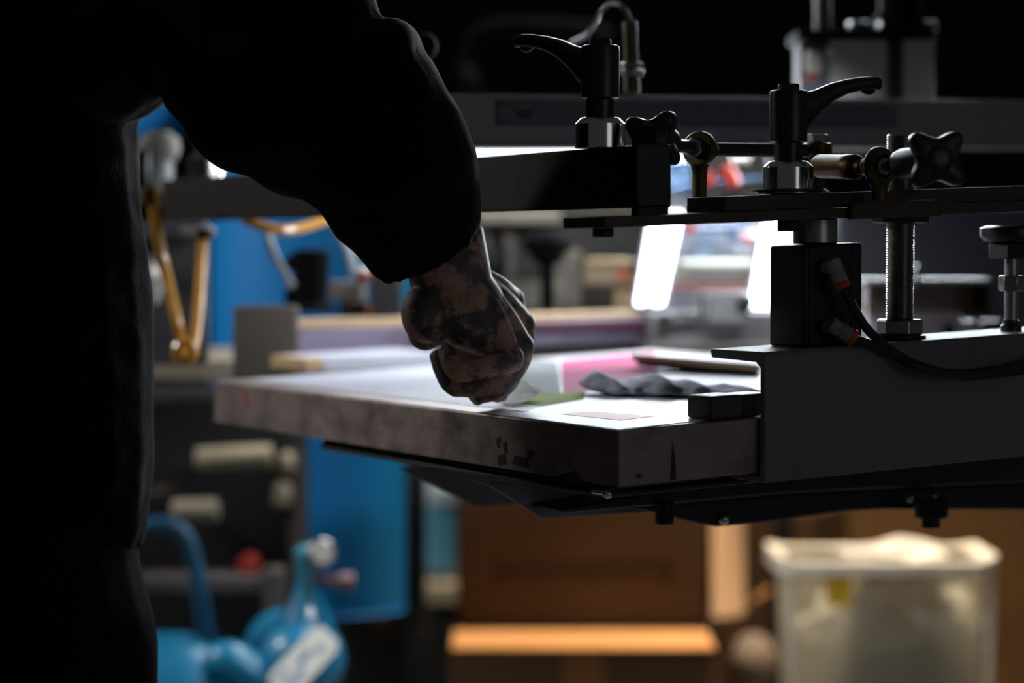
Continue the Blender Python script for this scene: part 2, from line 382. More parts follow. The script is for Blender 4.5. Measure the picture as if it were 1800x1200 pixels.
hp = [[(1481, 503), (1500, 540), (1528, 582), (1575, 622), (1625, 646), (1690, 659), (1760, 656), (1830, 640), (1900, 600)],
      [(1500, 595), (1530, 605), (1565, 622), (1615, 645), (1670, 656), (1740, 652), (1830, 630), (1900, 590)]]
labs = ['upper thin black air hose curving from the black cylinder across the channel', 'lower thin black air hose curving from the black cylinder across the channel']
for i, pl in enumerate(hp):
    us = [-.012, -.014, -.016] + [-.019 - .010 * i] * 20
    mb = MB(); mb.tube([front(x, y, us[k]) for k, (x, y) in enumerate(pl)], .0036, 10)
    solo('air_hose', mb, black_rubber, labs[i], 'hose', 'black air hoses on the channel')

# ================================================================== LONG BAR WITH LEVER CLAMPS
bu0 = .035
ba0 = Mu(1120, 300, bu0)[0]; ba1, bzt = Mu(1180, 254, bu0); _, bzb = Mu(1150, 364, bu0)
BL = 1.02
bar = thing('clamp_bar', 'long dark rectangular steel bar running away under the sleeve, carrying two lever clamps', 'bar', M((ba0 + ba1) / 2, .5, bzb))
mb = MB(); mb.mbox(ba0, ba1, bu0 + .004, BL, bzb, bzt); part('tube', mb, mat('bar_steel', (21, 20, 18), .7, 0, .15, 40, spec=.12), bar, .002, seg=3)
mb = MB(); mb.mbox(ba0 - .0004, ba1 + .0004, bu0, bu0 + .004, bzb - .0003, bzt + .0004); part('end_cap', mb, black_plastic, bar, .002, seg=3)
mb = MB(); mb.mbox(ba0 + .002, ba1 - .002, bu0 + .0005, bu0 + .0115, pz1, bzb)
part('foot', mb, dark_steel, bar)

def lever(base, sc, direc, label, col_h=.0235, col_r=.0195, rise=.0, hub=None):
    """clamping lever: turned steel collar, black hub, curved arm, steel screw"""
    base = V(base); d = V(direc).normalized(); s = V((-d.y, d.x, 0))
    t = thing('clamping_lever', label, 'lever', base, 'black clamping levers')
    mb = MB(); mb.lathe(base, Z, [(col_r, 0), (col_r, col_h * .80), (col_r * .97, col_h * .83), (col_r * .76, col_h)], 48); part('collar', mb, chrome, t, .0004, label='bright turned steel collar')
    b = base + Z * col_h; H = .056 * sc
    mb = MB(); mb.lathe(b, Z, [(.0112 * sc, 0), (.0112 * sc, H * .25), (.0148 * sc, H * .28), (.0152 * sc, H * .93), (.0145 * sc, H * .985), (.0125 * sc, H)], 40)
    # curved arm grown out of the hub: (distance, top z, bottom z, half width)
    prof = [(.002, .92, .30, .0118), (.014, .97, .47, .0112), (.023, 1.01, .64, .0100), (.037, 1.11, .85, .0088), (.050, 1.17, .96, .0080), (.064, 1.21, 1.02, .0076), (.074, 1.22, 1.04, .0072), (.0795, 1.215, 1.03, .0062), (.082, 1.18, 1.07, .0036)]
    rings = []
    for x, zt_, zb_, w in prof:
        c = b + d * x * sc; zt2 = zt_ * H + rise * x; zb2 = zb_ * H + rise * x; w *= sc; m = (zt2 + zb2) / 2; h = (zt2 - zb2) / 2
        rings.append([c + s * (w * sx) + Z * (m + h * sz) for sx, sz in ((-1, -.55), (-1, .55), (-.75, .92), (-.3, 1), (.3, 1), (.75, .92), (1, .55), (1, -.55), (.7, -.95), (-.7, -.95))])
    mb.loft(rings)
    hd_ = part('handle', mb, black_plastic, t, 0, sharp=50)
    mb = MB(); mb.lathe(b + Z * H, Z, [(.0085 * sc, -.002), (.0085 * sc, .0038 * sc), (.0078 * sc, .0048 * sc)], 24); part('screw', mb, dark_steel, hd_)
    mb = MB(); q = b + d * .071 * sc + Z * (1.035 * H + rise * .071); mb.ell(q, d * .006, s * .0042, Z * .004); part('thumb_rest', mb, black_paint, hd_)
    return t
l1 = P(1055, 262, 1.86)
t1, w1 = Ma(1055, 262, (ba0 + ba1) / 2)
base1 = M((ba0 + ba1) / 2, t1, bzt + .0003)
lever(base1, 1.0, V((-.80, .60, 0)), 'black clamping lever pointing left, on a steel collar near the end of the long bar')
base2 = M(seat(1385, .024), .024, z2t + .0035)
wsh = thing('washer_stack', 'two wide flat steel washers under the collar of the right black lever', 'washer', M(seat(1385, .024), .024, z2t))
mb = MB(); mb.ring(M(seat(1385, .024), .024, z2t + .0009), Z, .006, .0235, .0016, 40, .0003); part('lower_washer', mb, steel, wsh)
mb = MB(); mb.ring(M(seat(1385, .024), .024, z2t + .0025), Z, .006, .0275, .0016, 40, .0003); part('upper_washer', mb, edge_steel, wsh)
lever(base2, .97, V((.93, .36, 0)), 'black clamping lever pointing right, on the stacked plates', .0215, .0193)
far = M((ba0 + ba1) / 2, Ma(362, 320, (ba0 + ba1) / 2)[0], bzt + .0003)
lever(far, 1.0, V((.75, .66, 0)), 'blurred clamping lever with bright collar at the far end of the long bar', .0235, .0195)

# ================================================================== STAR KNOBS, ROD ENDS, LINK
def star(o, ax, Rr, h, m, parent, ref):
    ax = V(ax).normalized(); e1 = V(ref); e1 = (e1 - ax * e1.dot(ax)).normalized(); e2 = ax.cross(e1)
    def outline(k):
        o_ = []
        for j in range(64):
            th = 2 * math.pi * j / 64; cc = .5 + .5 * math.cos(4 * th)
            r = Rr * (.60 + .40 * cc ** 1.5) * k
            o_.append((e1 * math.cos(th) + e2 * math.sin(th)) * r)
        return o_
    mb = MB(); mb.loft([[o + ax * hh + q for q in outline(k)] for hh, k in ((0, .88), (.0015, .96), (.003, 1), (h - .003, 1), (h - .0012, .96), (h, .86))])
    mb.lathe(o, ax, [(Rr * .4, -.007), (Rr * .5, -.002), (Rr * .55, 0)], 28); mb.lathe(o + ax * h, ax, [(Rr * .40, 0), (Rr * .36, .0008), (Rr * .1, .0010)], 28)
    return part('grip', mb, m, parent, sharp=50)
# knob 1: axis along A, behind the end of the long bar
kY = P(1140, 247, 1.845)
k1 = thing('star_knob', 'black four-lobed star knob behind the end of the long bar', 'knob', kY, 'black star knobs')
p_eye1 = P(1230, 262, 1.915)
axk = (p_eye1 - kY).normalized()
star(kY, axk, .0272, .013, black_plastic, k1, Z + V((.95, 0, 0)))
link_u = .045
mb = MB(); mb.lathe(kY + axk * .012, axk, [(.0135, 0), (.0145, .008), (.0125, .018), (.0075, .022), (.0055, .026), (.0055, .055)], 24); part('shank', mb, black_plastic, k1)
def rod_end(c, ax, label, foot_z, r=.0138):
    c = V(c); ax = V(ax).normalized()
    t = thing('rod_end', label, 'joint', V((c.x, c.y, foot_z)), 'ball joint rod ends')
    mb = MB(); mb.lathe(c, ax, [(r * .62, -.0048), (r * .9, -.0048), (r, -.003), (r * 1.02, 0), (r, .003), (r * .9, .0048), (r * .62, .0048), (r * .62, -.0048)], 36, False)
    dn = V((c.x, c.y, foot_z)) - c; L = dn.length
    mb.lathe(c + dn.normalized() * r * .85, dn, [(.0075, 0), (.0062, .005), (.0058, .009), (.0058, max(.012, L - r * .85))], 24); ey = part('eye', mb, yellow_brass, t)
    mb = MB(); mb.lathe(c, ax, [(.0035, -.0062), (.0062, -.0062), (.0084, -.002), (.0086, 0), (.0084, .002), (.0062, .0062), (.0035, .0062)], 28); part('ball', mb, steel, ey)
    mb = MB(); mb.hexnut(c + ax * -.0135, ax, .0082, .0072); mb.cyl(c + ax * -.0135, c + ax * .02, .0033); part('bolt', mb, steel, t, .0004)
    return t
_q = toM(p_eye1); ft1 = M(_q.x, _q.y, pz1).z
re1 = rod_end(p_eye1, axk, 'upright ball joint rod end beside the end of the long bar', ft1 - .002, .0140)
mb = MB(); mb.hexnut(V((p_eye1.x, p_eye1.y, ft1)), Z, .0115, .0055, A); solo('hex_nut', mb, dark_steel, 'hex nut on the plate at the foot of the left ball joint', 'nut', bevel=.0005)
lk0 = P(1258, 263, p_eye1.y + .008); lk1 = P(1432, 265, p_eye1.y + .05)
mb = MB(); mb.cyl(lk0, lk1, .0055); 
solo('link_rod', mb, dark_steel, 'thin dark horizontal link rod running behind the right lever', 'rod')
# vertical brass joint behind lever 2
jb = P(1436, 325, p_eye1.y + .05)
bj = thing('pivot_bolt', 'brass pivot with a steel hex head right behind the right lever', 'bolt', V((jb.x, jb.y, M(.2, .05, z2t).z)))
zt_ = lambda py: P(1436, py, jb.y).z
bx = lambda py: V((jb.x, jb.y, zt_(py)))
mb = MB(); mb.lathe(bx(276), Z, [(.0085, 0), (.0115, .002), (.0125, .006), (.0118, .0105), (.0095, .0115)], 32); part('ball_body', mb, brass, bj)
mb = MB(); mb.hexnut(bx(250), Z, .0092, .0066, V((.5, 1, 0))); part('hex_head', mb, steel, bj, .0004)
mb = MB(); mb.lathe(V((jb.x, jb.y, M(.2, .05, z2t).z)), Z, [(.012, 0), (.010, .004), (.0062, .006), (.0062, zt_(276) - M(.2, .05, z2t).z)], 24); part('shank', mb, dark_steel, bj)
# turnbuckle and second rod end + knob
e2 = P(1546, 293, 1.832)
tb0 = P(1440, 292, 1.905); tb1 = P(1519, 294, 1.850)
mb = MB(); d = tb1 - tb0; L = d.length
mb.lathe(tb0, d, [(.0088, 0), (.0094, .002), (.0094, L * .60), (.0098, L * .62), (.0098, L * .82), (.0085, L * .86), (.0062, L * .9), (.0062, L)], 28)
solo('turnbuckle', mb, brass, 'horizontal brass turnbuckle between the right lever and the right ball joint', 'turnbuckle', bevel=.0002)
ft2 = M(.2, -.015, pz1 + .0037).z + (P(1546, 366, 1.832).x - M(.2, 0, 0).x) * .045
axu = (U * -1 + A * .25).normalized()
re2 = rod_end(e2, axu, 'ball joint rod end in front of the plates, beside the large star knob', ft2, .0150)
kc = P(1640, 281, 1.765)
k2 = thing('star_knob', 'large black four-lobed star knob at the right, seen almost face on', 'knob', kc, 'black star knobs')
axk2 = (kc - P(1566, 291, 1.855)).normalized()
star(kc, axk2, .0258, .014, black_plastic, k2, Z + V((.92, 0, 0)))
mb = MB(); c0 = P(1563, 292, 1.822); d = kc - c0; mb.lathe(c0, d, [(.0045, 0), (.0045, .01), (.0105, .016), (.0118, .022), (.0105, d.length)], 28); part('shank', mb, black_plastic, k2)
# stub of a threaded stud on the plate
sx = P(1577, 320, 1.95)
st = thing('threaded_stud', 'threaded steel stud end rising behind the large star knob', 'stud', V((sx.x, sx.y, M(.25, .045, z2t).z)))
mb = MB(); mb.thread(V((sx.x, sx.y, M(.25, .045, z2t).z)), V((sx.x, sx.y, P(1577, 236, 1.95).z)), .0085, .0018, .0007); part('thread', mb, steel, st, sharp=80)
mb = MB(); mb.hexnut(V((sx.x, sx.y, M(.25, .045, z2t).z)), Z, .0135, .009); part('nut', mb, dark_steel, st, .0004)
mb = MB(); q = P(1636, 330, 1.86); mb.hexnut(V((q.x, q.y, M(.28, .02, z2t).z)), Z, .0115, .0085)
solo('hex_nut', mb, dark_steel, 'hex nut on the plate under the large star knob', 'nut', bevel=.0005)

# ================================================================== RULER RAIL
rA = P(600, 160.5, 2.12); rB = P(1900, 178.5, 2.54)
rd = (rB - rA); rd.z = 0
rdn = rd.normalized(); rn = V((-rdn.y, rdn.x, 0))
slope = (rB.z - rA.z) / (rB - rA).length
def RR(px, py, dep=0.0):        # on rail front face
    q = hit(px, py, rA, rn); return q + rn * dep
h = RR(785, 163).z - RR(785, 259).z
rail = thing('guide_rail', 'pale aluminium guide rail with a printed ruler behind the levers', 'rail', rA - Z * h)
mb = MB(); mb.hexa([rA - Z * h, rB - Z * h, rB + rn * .04 - Z * h, rA + rn * .04 - Z * h, rA, rB, rB + rn * .04, rA + rn * .04]); part('profile', mb, alu_clean, rail, .0015)
mb = MB(); mb.hexa([rA - Z * h - rn * .003, rB - Z * h - rn * .003, rB + rn * .0 - Z * h, rA - Z * h, rA - Z * (h - .0025) - rn * .003, rB - Z * (h - .0025) - rn * .003, rB - Z * (h - .0025), rA - Z * (h - .0025)]); part('lip', mb, chrome, rail, .0005)
r0 = RR(871, 176); r1 = RR(871, 221); rh = r0.z - r1.z; rl = 1.06
sdir = (rB - rA).normalized()
rul_m = mat('ruler_film', (82, 82, 90), .5, .2, .05, 40)
mb = MB(); e = sdir * .46; mb.hexa([r1 - rn * .0004, r1 + e - rn * .0004, r1 + e, r1, r0 - rn * .0004, r0 + e - rn * .0004, r0 + e, r0])
rul = part('ruler', mb, rul_m, rail, label='printed metal ruler strip')
ink = mat('ruler_ink', (14, 14, 16), .6)
mb = MB()
def tick(s, top, ln, w=.00035):
    c = (r0 if top else r1) + sdir * s - rn * .0006; zz_ = Z * (-ln if top else ln)
    mb.hexa([c - sdir * w, c + sdir * w, c + sdir * w + rn * .0003, c - sdir * w + rn * .0003] + [q + zz_ for q in (c - sdir * w, c + sdir * w, c + sdir * w + rn * .0003, c - sdir * w + rn * .0003)])
for i in range(0, 225): tick(.003 + i * .002, False, .005 if i % 5 == 0 else .0025, .0002)
for i in range(0, 71 * 4): tick(.003 + i * .0254 / 16, True, (.005 if i % 8 == 0 else .0035 if i % 4 == 0 else .0022), .0002)
mb.hexa([q + sdir * .0 - rn * .0006 for q in (r1, r1 + sdir * .0022, r1 + sdir * .0022 + rn * .0003, r1 + rn * .0003)] + [q - rn * .0006 for q in (r0, r0 + sdir * .0022, r0 + sdir * .0022 + rn * .0003, r0 + rn * .0003)])
part('scale_marks', mb, ink, rul)
for i in range(1, 18): text_mesh('inch_number', str(i), .0042, r0 + sdir * (.0035 + i * .0254 - .0115) - Z * .0085 - rn * .0006, sdir, Z, ink, rul)
for i in range(1, 44): text_mesh('centimetre_number', str(i), .0036, r1 + sdir * (.0035 + i * .01) + Z * .0065 - rn * .0006, sdir, Z, ink, rul)
for (s, dz, tx) in ((.0075, -.0035, 'inch'), (.0075, -.0205, 'mm')):
    text_mesh('unit_mark', tx, .0045, r0 + sdir * s + Z * dz - rn * .0006, sdir, Z, ink, rul)
oc = RR(921, 200) - rn * .0007
mb = MB(); pts = [oc + sdir * (.0092 * math.cos(j * math.pi / 16)) + Z * (.004 * math.sin(j * math.pi / 16)) for j in range(32)]; mb.prism(pts, rn * .0005); part('logo_oval', mb, ink, rul)
mb = MB()
for k in (-1, 0, 1):
    c = oc + sdir * (.0048 * k) - rn * .0003
    mb.ring(c, rn, .0011, .0019, .0004, 20)
part('logo_letters', mb, rul_m, rul)

# ================================================================== COLUMN BEHIND THE RAIL
Yc = 2.62
colm = thing('support_column', 'grey square aluminium column rising behind the guide rail at the right', 'column', P(1525, 262, Yc))
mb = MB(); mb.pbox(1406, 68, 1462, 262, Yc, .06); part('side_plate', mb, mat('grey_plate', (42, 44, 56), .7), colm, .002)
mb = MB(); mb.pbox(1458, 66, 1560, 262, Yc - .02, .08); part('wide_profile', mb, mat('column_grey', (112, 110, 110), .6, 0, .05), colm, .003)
mb = MB(); mb.pbox(1556, 66, 1592, 262, Yc - .005, .06); part('slot', mb, black_paint, colm)
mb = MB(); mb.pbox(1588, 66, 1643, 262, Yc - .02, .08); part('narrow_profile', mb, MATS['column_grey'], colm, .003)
mb = MB(); mb.pbox(1402, 52, 1648, 68, Yc - .03, .1); part('top_flange', mb, MATS['matt_black_rubber'], colm, .002)
mb = MB()
for px in (1508, 1560, 1628): mb = MB(); mb.hexnut(P(px, 54, Yc - .0), Z, .012, .010); part('flange_nut', mb, black_plastic, colm, .001)
mb = MB(); mb.lathe(P(1580, 52, Yc + .01), Z, [(.026, 0), (.026, .014), (.022, .02), (.022, .16)], 32); part('cylinder_tube', mb, MATS['matt_black_rubber'], colm)
mb = MB(); mb.cyl(P(1618, 52, Yc), P(1618, -110, Yc), .0035); part('tie_rod', mb, dark_steel, colm)
mb = MB(); mb.cyl(P(1446, 60, Yc + .01), P(1446, -110, Yc + .01), .009); part('guide_post', mb, dark_steel, colm)
mb = MB(); mb.lathe(P(1430, 128, Yc - .012), Z, [(.009, 0), (.009, .02), (.006, .024)], 20); part('white_fitting', mb, nylon, colm)
mb = MB(); mb.cyl(P(1427, 141, Yc - .012), P(1427, 134, Yc - .012), .008); part('fitting_ring', mb, mat('dull_orange', (112, 42, 22), .5), colm)

# ================================================================== SENSOR
Ys = 2.2
se = thing('proximity_sensor', 'slim upright cylindrical sensor with nuts and looped cable behind the left lever', 'sensor', P(1110, 163, Ys))
mb = MB(); mb.cyl(P(1110, 140, Ys), P(1107, 38, Ys), .0065); mb.cyl(P(1110, 163, Ys), P(1110, 140, Ys), .0075); part('barrel', mb, mat('sensor_brass', (70, 62, 50), .4, .8), se, .0004)
mb = MB()
for py in (134, 121): mb = MB(); mb.hexnut(P(1111, py, Ys), Z, .0105, .0055); part('nut', mb, steel, se, .0004)
mb = MB()
mb.cyl(P(1111, 127.5, Ys), P(1111, 123, Ys), .011); part('washer', mb, steel, se, .0004)
mb = MB(); mb.tube([P(1108, 40, Ys), P(1104, 25, Ys), P(1092, 11, Ys), P(1076, 6, Ys + .01), P(1058, 18, Ys + .02), P(1046, 40, Ys + .04), P(1030, 62, Ys + .08), P(1005, 75, Ys + .14)], .0022, 8); part('cable', mb, mat('grey_cable', (60, 57, 52), .5), se)
# loop of black hose on the dark panel behind
mb = MB(); mb.tube([P(1075, 70, 3.4), P(1040, 55, 3.42), P(960, 48, 3.45), P(870, 50, 3.45), P(835, 70, 3.45), P(822, 110, 3.45), P(828, 145, 3.4), P(840, 168, 3.4), P(850, 200, 3.4)], .013, 12)
solo('dark_hose_loop', mb, MATS['matt_black_rubber'], 'thick black hose loop hanging behind the left lever', 'hose')
mb = MB(); mb.ball(P(745, 82, 2.3), .013); mb.cyl(P(745, 82, 2.3), P(748, 165, 2.3), .006)
solo('ball_lever', mb, MATS['matt_black_rubber'], 'black ball handle just behind the elbow', 'handle')

# ================================================================== PALLET UNDER THE FRAME
pal = thing('print_pallet', 'dark rubber-topped print pallet right under the screen frame, on two sheet metal brackets', 'pallet', M(.2, .4, -.075))
uN, zN = Ma(1068, 876, .012); uF, _ = Ma(560, 788, .012)
zP = zN
mb = MB(); mb.mbox(.012, .40, uN, uF, zP, zP + .0045); part('board', mb, olive, pal, .002, seg=3)
mb = MB(); mb.mbox(.015, .40, uN + .003, uF - .003, zP + .0048, zP + .0085); part('rubber_pad', mb, mat('pallet_rubber', (44, 42, 26), .6), pal, .001)
sheet = mat('galvanised_sheet', (140, 140, 150), .5, 0, .12, 16)
def bracket(px, a_end, u, th=.004):
    q = [Mu(x, y, u) for x, y in px]
    m_ = MB(); m_.prism([M(a, u, z) for a, z in q], U * th); return m_
uA = .46; uB = .22
part('far_bracket', bracket([(700, 822), (740, 842), (838, 891), (1250, 862), (1250, 830), (1000, 830)], 0, uA), sheet, pal, .0008)
part('near_bracket', bracket([(820, 842), (862, 854), (952, 911), (1260, 893), (1262, 858), (1000, 858)], 0, uB), sheet, pal, .0008)
navy = mat('navy_painted_steel', (26, 30, 42), .45, .1, .1, 30)
arm = thing('swing_beam', 'dark navy steel beam under the pallet running to the right', 'arm', M(.5, .2, -.12))
q0 = Mu(990, 900, .18); 
def side(px, u, th):
    q = [Mu(x, y, u) for x, y in px]
    m_ = MB(); m_.prism([M(a, u, z) for a, z in q], U * th); return m_
part('beam', side([(985, 893), (990, 903), (1380, 868), (1560, 858), (2050, 838), (2050, 770), (1560, 800), (1380, 825)], .17, .05), navy, arm, .003)
part('gusset', side([(1120, 893), (1225, 919), (1262, 926), (1345, 918), (1480, 899), (1560, 895), (2050, 898), (2050, 838), (1560, 858), (1380, 868)], .19, .012), navy, arm, .002)
mb = MB(); q = front(1168, 905, .165); mb.hexnut(q - Z * .0075, Z, .008, .02); part('hanging_bolt', mb, black_paint, arm, .0006)
mb = MB(); q = front(1637, 893, .165); mb.lathe(q - Z * .017, Z, [(.008, 0), (.008, .008), (.014, .009), (.016, .024)], 20); part('hanging_bolt', mb, black_paint, arm, .0006)
mb = MB(); q = front(1272, 912, .186); mb.ball(q, .005); part('bright_rivet', mb, chrome, arm, label='shiny rivet')
mb = MB()
for px, py in ((1600, 875), (1640, 873)): mb = MB(); mb.ball(front(px, py, .166), .004); part('rivet', mb, steel, arm)
pass
mb = MB(); q = front(1068, 868, uN - .001); mb.ball(q, .0035); mb.cyl(q, q + U * .02, .002); solo('pallet_screw', mb, chrome, 'tiny bright screw at the near corner of the pallet', 'screw')
# ================================================================== PERSON
YH = 1.925
def H(px, py, dy=0.0): return P(px, py, YH + dy)
def fuse(mb, voxel, smooth=4, fac=.5):
    bmesh.ops.recalc_face_normals(mb.b, faces=mb.b.faces[:])
    me = bpy.data.meshes.new('tmp'); mb.b.to_mesh(me); mb.b.free()
    o = bpy.data.objects.new('tmp', me); C.objects.link(o)
    r = o.modifiers.new('r', 'REMESH'); r.mode = 'VOXEL'; r.voxel_size = voxel
    s = o.modifiers.new('s', 'SMOOTH'); s.iterations = smooth; s.factor = fac
    bpy.context.view_layer.update()
    m2 = bpy.data.meshes.new_from_object(o.evaluated_get(bpy.context.evaluated_depsgraph_get()))
    bpy.data.objects.remove(o); bpy.data.meshes.remove(me)
    out = MB(); out.b.from_mesh(m2); bpy.data.meshes.remove(m2)
    return out
def ering(L, Rr, Y, dep, k=0.0, n=28):
    a = P(L[0], L[1], Y); b = P(Rr[0], Rr[1], Y); c = (a + b) / 2; e = (b - a) / 2; f = V((0, dep, k))
    return [c + e * math.cos(2 * math.pi * j / n) + f * math.sin(2 * math.pi * j / n) for j in range(n)]
def zring(z, cx, cy, rx, ry, rot=0.0, n=28):
    o = []
    for j in range(n):
        th = 2 * math.pi * j / n; x = rx * math.cos(th); y = ry * math.sin(th)
        o.append(V((cx + x * math.cos(rot) - y * math.sin(rot), cy + x * math.sin(rot) + y * math.cos(rot), z)))
    return o
YB = 1.95
def bx_(px, py): return P(px, py, YB)
# --- torso outline: right edge in the photo (px, py)
edge = [(262, 880), (268, 800), (268, 720), (266, 640), (262, 560), (256, 480), (250, 400), (243, 330), (239, 260), (236, 190)]
skin = mat('tattooed_skin', (176, 142, 122), .56, 0, .22, 70, .08, bump=.4, dirt=(44, 52, 64), dirt_amt=.88, dirt_scale=38, dlo=.455, dhi=.54, sss=.16)
# tattoos only below the elbow: keep them away from the fingers by position
nt = skin.node_tree
person = thing('person', 'person in black sweatshirt reaching one tattooed hand down onto the screen frame', 'person', (-.50, 1.97, 0))
body = MB()
def tube(pts, rad, seg=14): body.tube(pts, rad, seg, 5)
# right forearm and hand (little-finger side towards the camera)
elbow = P(610, 130, 1.87); shR = P(395, -20, 1.88)
wr = H(790, 492, .028)
tube([shR, elbow, H(735, 380, .02), H(775, 445, .025)], [.05, .046, .040, .036])
body.loft([[c + e * math.cos(t) + f * math.sin(t) for t in [2 * math.pi * j / 24 for j in range(24)]] for c, e, f in (
    (H(735, 390, .022), (H(802, 352) - H(670, 428)) / 2, V((0, .034, .006))),
    (H(770, 428, .024), (H(850, 400) - H(690, 457)) / 2, V((0, .032, .006))),
    (H(788, 468, .026), (H(858, 447) - H(715, 484)) / 2, V((0, .029, .004))),
    (H(793, 495, .028), (H(866, 486) - H(720, 504)) / 2, V((0, .027, .003))),
    (H(806, 520, .030), (H(880, 505) - H(728, 530)) / 2, V((0, .030, .002))),
    (H(828, 560, .034), (H(906, 545) - H(748, 570)) / 2, V((0, .036, 0))),
    (H(852, 596, .036), (H(918, 588) - H(790, 606)) / 2, V((0, .037, 0))),
    (H(880, 622, .036), (H(918, 622) - H(835, 628)) / 2, V((0, .034, 0))))])
# heel of the hand
body.ell(H(745, 552, .016), V((.0185, 0, .002)), V((0, .017, 0)), V((-.002, 0, .0235)))
body.ell(H(762, 585, .012), V((.0140, 0, 0)), V((0, .015, 0)), V((0, 0, .0085)))
body.ell(H(760, 565, .045), V((.020, 0, 0)), V((0, .020, 0)), V((.006, 0, .024)))
# metacarpals and knuckles
K = {'index': H(897, 530, .068), 'middle': H(916, 573, .050), 'ring': H(914, 612, .026), 'little': H(896, 632, .006)}
for nme, r in (('index', .0115), ('middle', .0118), ('ring', .0115), ('little', .0105)):
    k = K[nme]; tube([wr + V((.012, (k.y - wr.y) * .35, 0)), wr.lerp(k, .55) + V((.008, 0, .002)), k], [.016, .0135, r])
    body.ell(k + V((.0008, 0, .001)), V((.0112, 0, 0)), V((0, .0115, 0)), V((0, 0, .0118)))
# fingers
tube([K['little'], H(872, 640, -.005), H(812, 653, -.009), H(793, 640, -.006), H(783, 613, .002)], [.0106, .0094, .0088, .0080, .0070])
body.ball(H(810, 652, -.009), .0092); body.ball(H(791, 635, -.005), .0082)
tube([K['ring'], H(880, 668, .018), H(808, 678, .011), H(786, 662, .014), H(768, 618, .022)], [.0112, .0098, .0092, .0086, .0072])
body.ball(H(803, 678, .011), .0094); body.ball(H(778, 645, .018), .0084)
tube([K['middle'], H(912, 628, .045), H(880, 672, .034), H(846, 690, .026), H(830, 701, .022)], [.0118, .0110, .0104, .0090, .0072])
body.ball(H(882, 668, .034), .0106); body.ball(H(846, 690, .026), .0090)
tube([K['index'], H(914, 600, .066), H(900, 652, .060), H(884, 680, .048), H(846, 696, .036)], [.0112, .0105, .0098, .0084, .0066])
body.ball(H(901, 650, .060), .0102)
# thumb from the far side of the palm
tube([H(780, 560, .050), H(815, 615, .062), H(850, 655, .060), H(872, 682, .050), H(875, 704, .046)], [.0150, .0135, .0108, .0090, .0074])
# torso, neck, head
rings = []
for px, py in edge:
    e = bx_(px, py); rings.append(zring(e.z, e.x - .225, YB + .02, .205, .105))
rings = [r for r in rings]
rings += [zring(1.29, -.515, 1.96, .195, .11), zring(1.335, -.51, 1.97, .165, .095), zring(1.375, -.50, 1.985, .09, .075), zring(1.40, -.495, 1.995, .062, .06)]
body.loft(rings)
body.tube([V((-.50, 1.985, 1.36)), V((-.47, 2.02, 1.42)), V((-.445, 2.05, 1.475))], [.06, .056, .058], 16, 4)
fdir = V((.62, .70, -.36)).normalized(); hs = V((fdir.y, -fdir.x, 0)).normalized(); hu = hs.cross(fdir).normalized()
if hu.z < 0: hu = -hu
hc = V((-.425, 2.08, 1.545))
body.ell(hc, hs * .076, fdir * .096, hu * .112); body.ell(hc + fdir * .028 - hu * .06, hs * .058, fdir * .066, hu * .06)
body.ell(hc + fdir * .088 - hu * .012, hs * .014, fdir * .02, hu * .024); body.ell(hc + fdir * .098 - hu * .03, hs * .016, fdir * .016, hu * .012)
body.ell(hc + fdir * .082 - hu * .058, hs * .024, fdir * .014, hu * .009); body.ell(hc + fdir * .08 - hu * .094, hs * .022, fdir * .018, hu * .016)
body.ell(hc + fdir * .086 + hu * .022, hs * .05, fdir * .012, hu * .012)
for s_ in (-1, 1):
    body.ell(hc + hs * (.077 * s_) - hu * .01, hs * .01, fdir * .019, hu * .032)
# left arm hanging
shL = V((-.73, 1.97, 1.30))
body.tube([shL, V((-.79, 1.99, 1.05)), V((-.775, 2.06, .86)), V((-.765, 2.09, .80))], [.048, .040, .030, .026], 14, 5)
hl = V((-.762, 2.105, .755)); body.ell(hl, V((.016, 0, 0)), V((0, .038, 0)), V((0, 0, .048)))
for i, (dy, ln) in enumerate(((-.028, .066), (-.010, .08), (.008, .085), (.026, .078))):
    b0 = hl + V((0, dy, -.038)); body.tube([b0, b0 + V((.004, .004, -ln * .5)), b0 + V((.016, .006, -ln))], [.0095, .009, .0075], 10, 4)
body.tube([hl + V((.004, .03, .02)), hl + V((.012, .055, -.015)), hl + V((.016, .055, -.045))], [.013, .011, .0085], 10, 4)
# hips and legs
body.loft([zring(.95, -.52, 1.97, .17, .11), zring(.86, -.52, 1.965, .16, .12), zring(.78, -.515, 1.965, .16, .11)])
for s_ in (-1, 1):
    x = -.50 + s_ * .10
    body.tube([V((x, 1.965, .84)), V((x + s_ * .01, 1.97, .62)), V((x + s_ * .01, 1.98, .46)), V((x + s_ * .012, 1.955, .28)), V((x + s_ * .012, 1.96, .09))], [.09, .075, .056, .052, .038], 16, 5)
    body.ell(V((x + s_ * .02, 2.02, .05)), V((.042, 0, 0)), V((0, .125, .0)), V((0, 0, .042)))
fb = fuse(body, .0016, 2, .5)
po = part('body', fb, skin, person, label='bare tattooed forearm and hand')
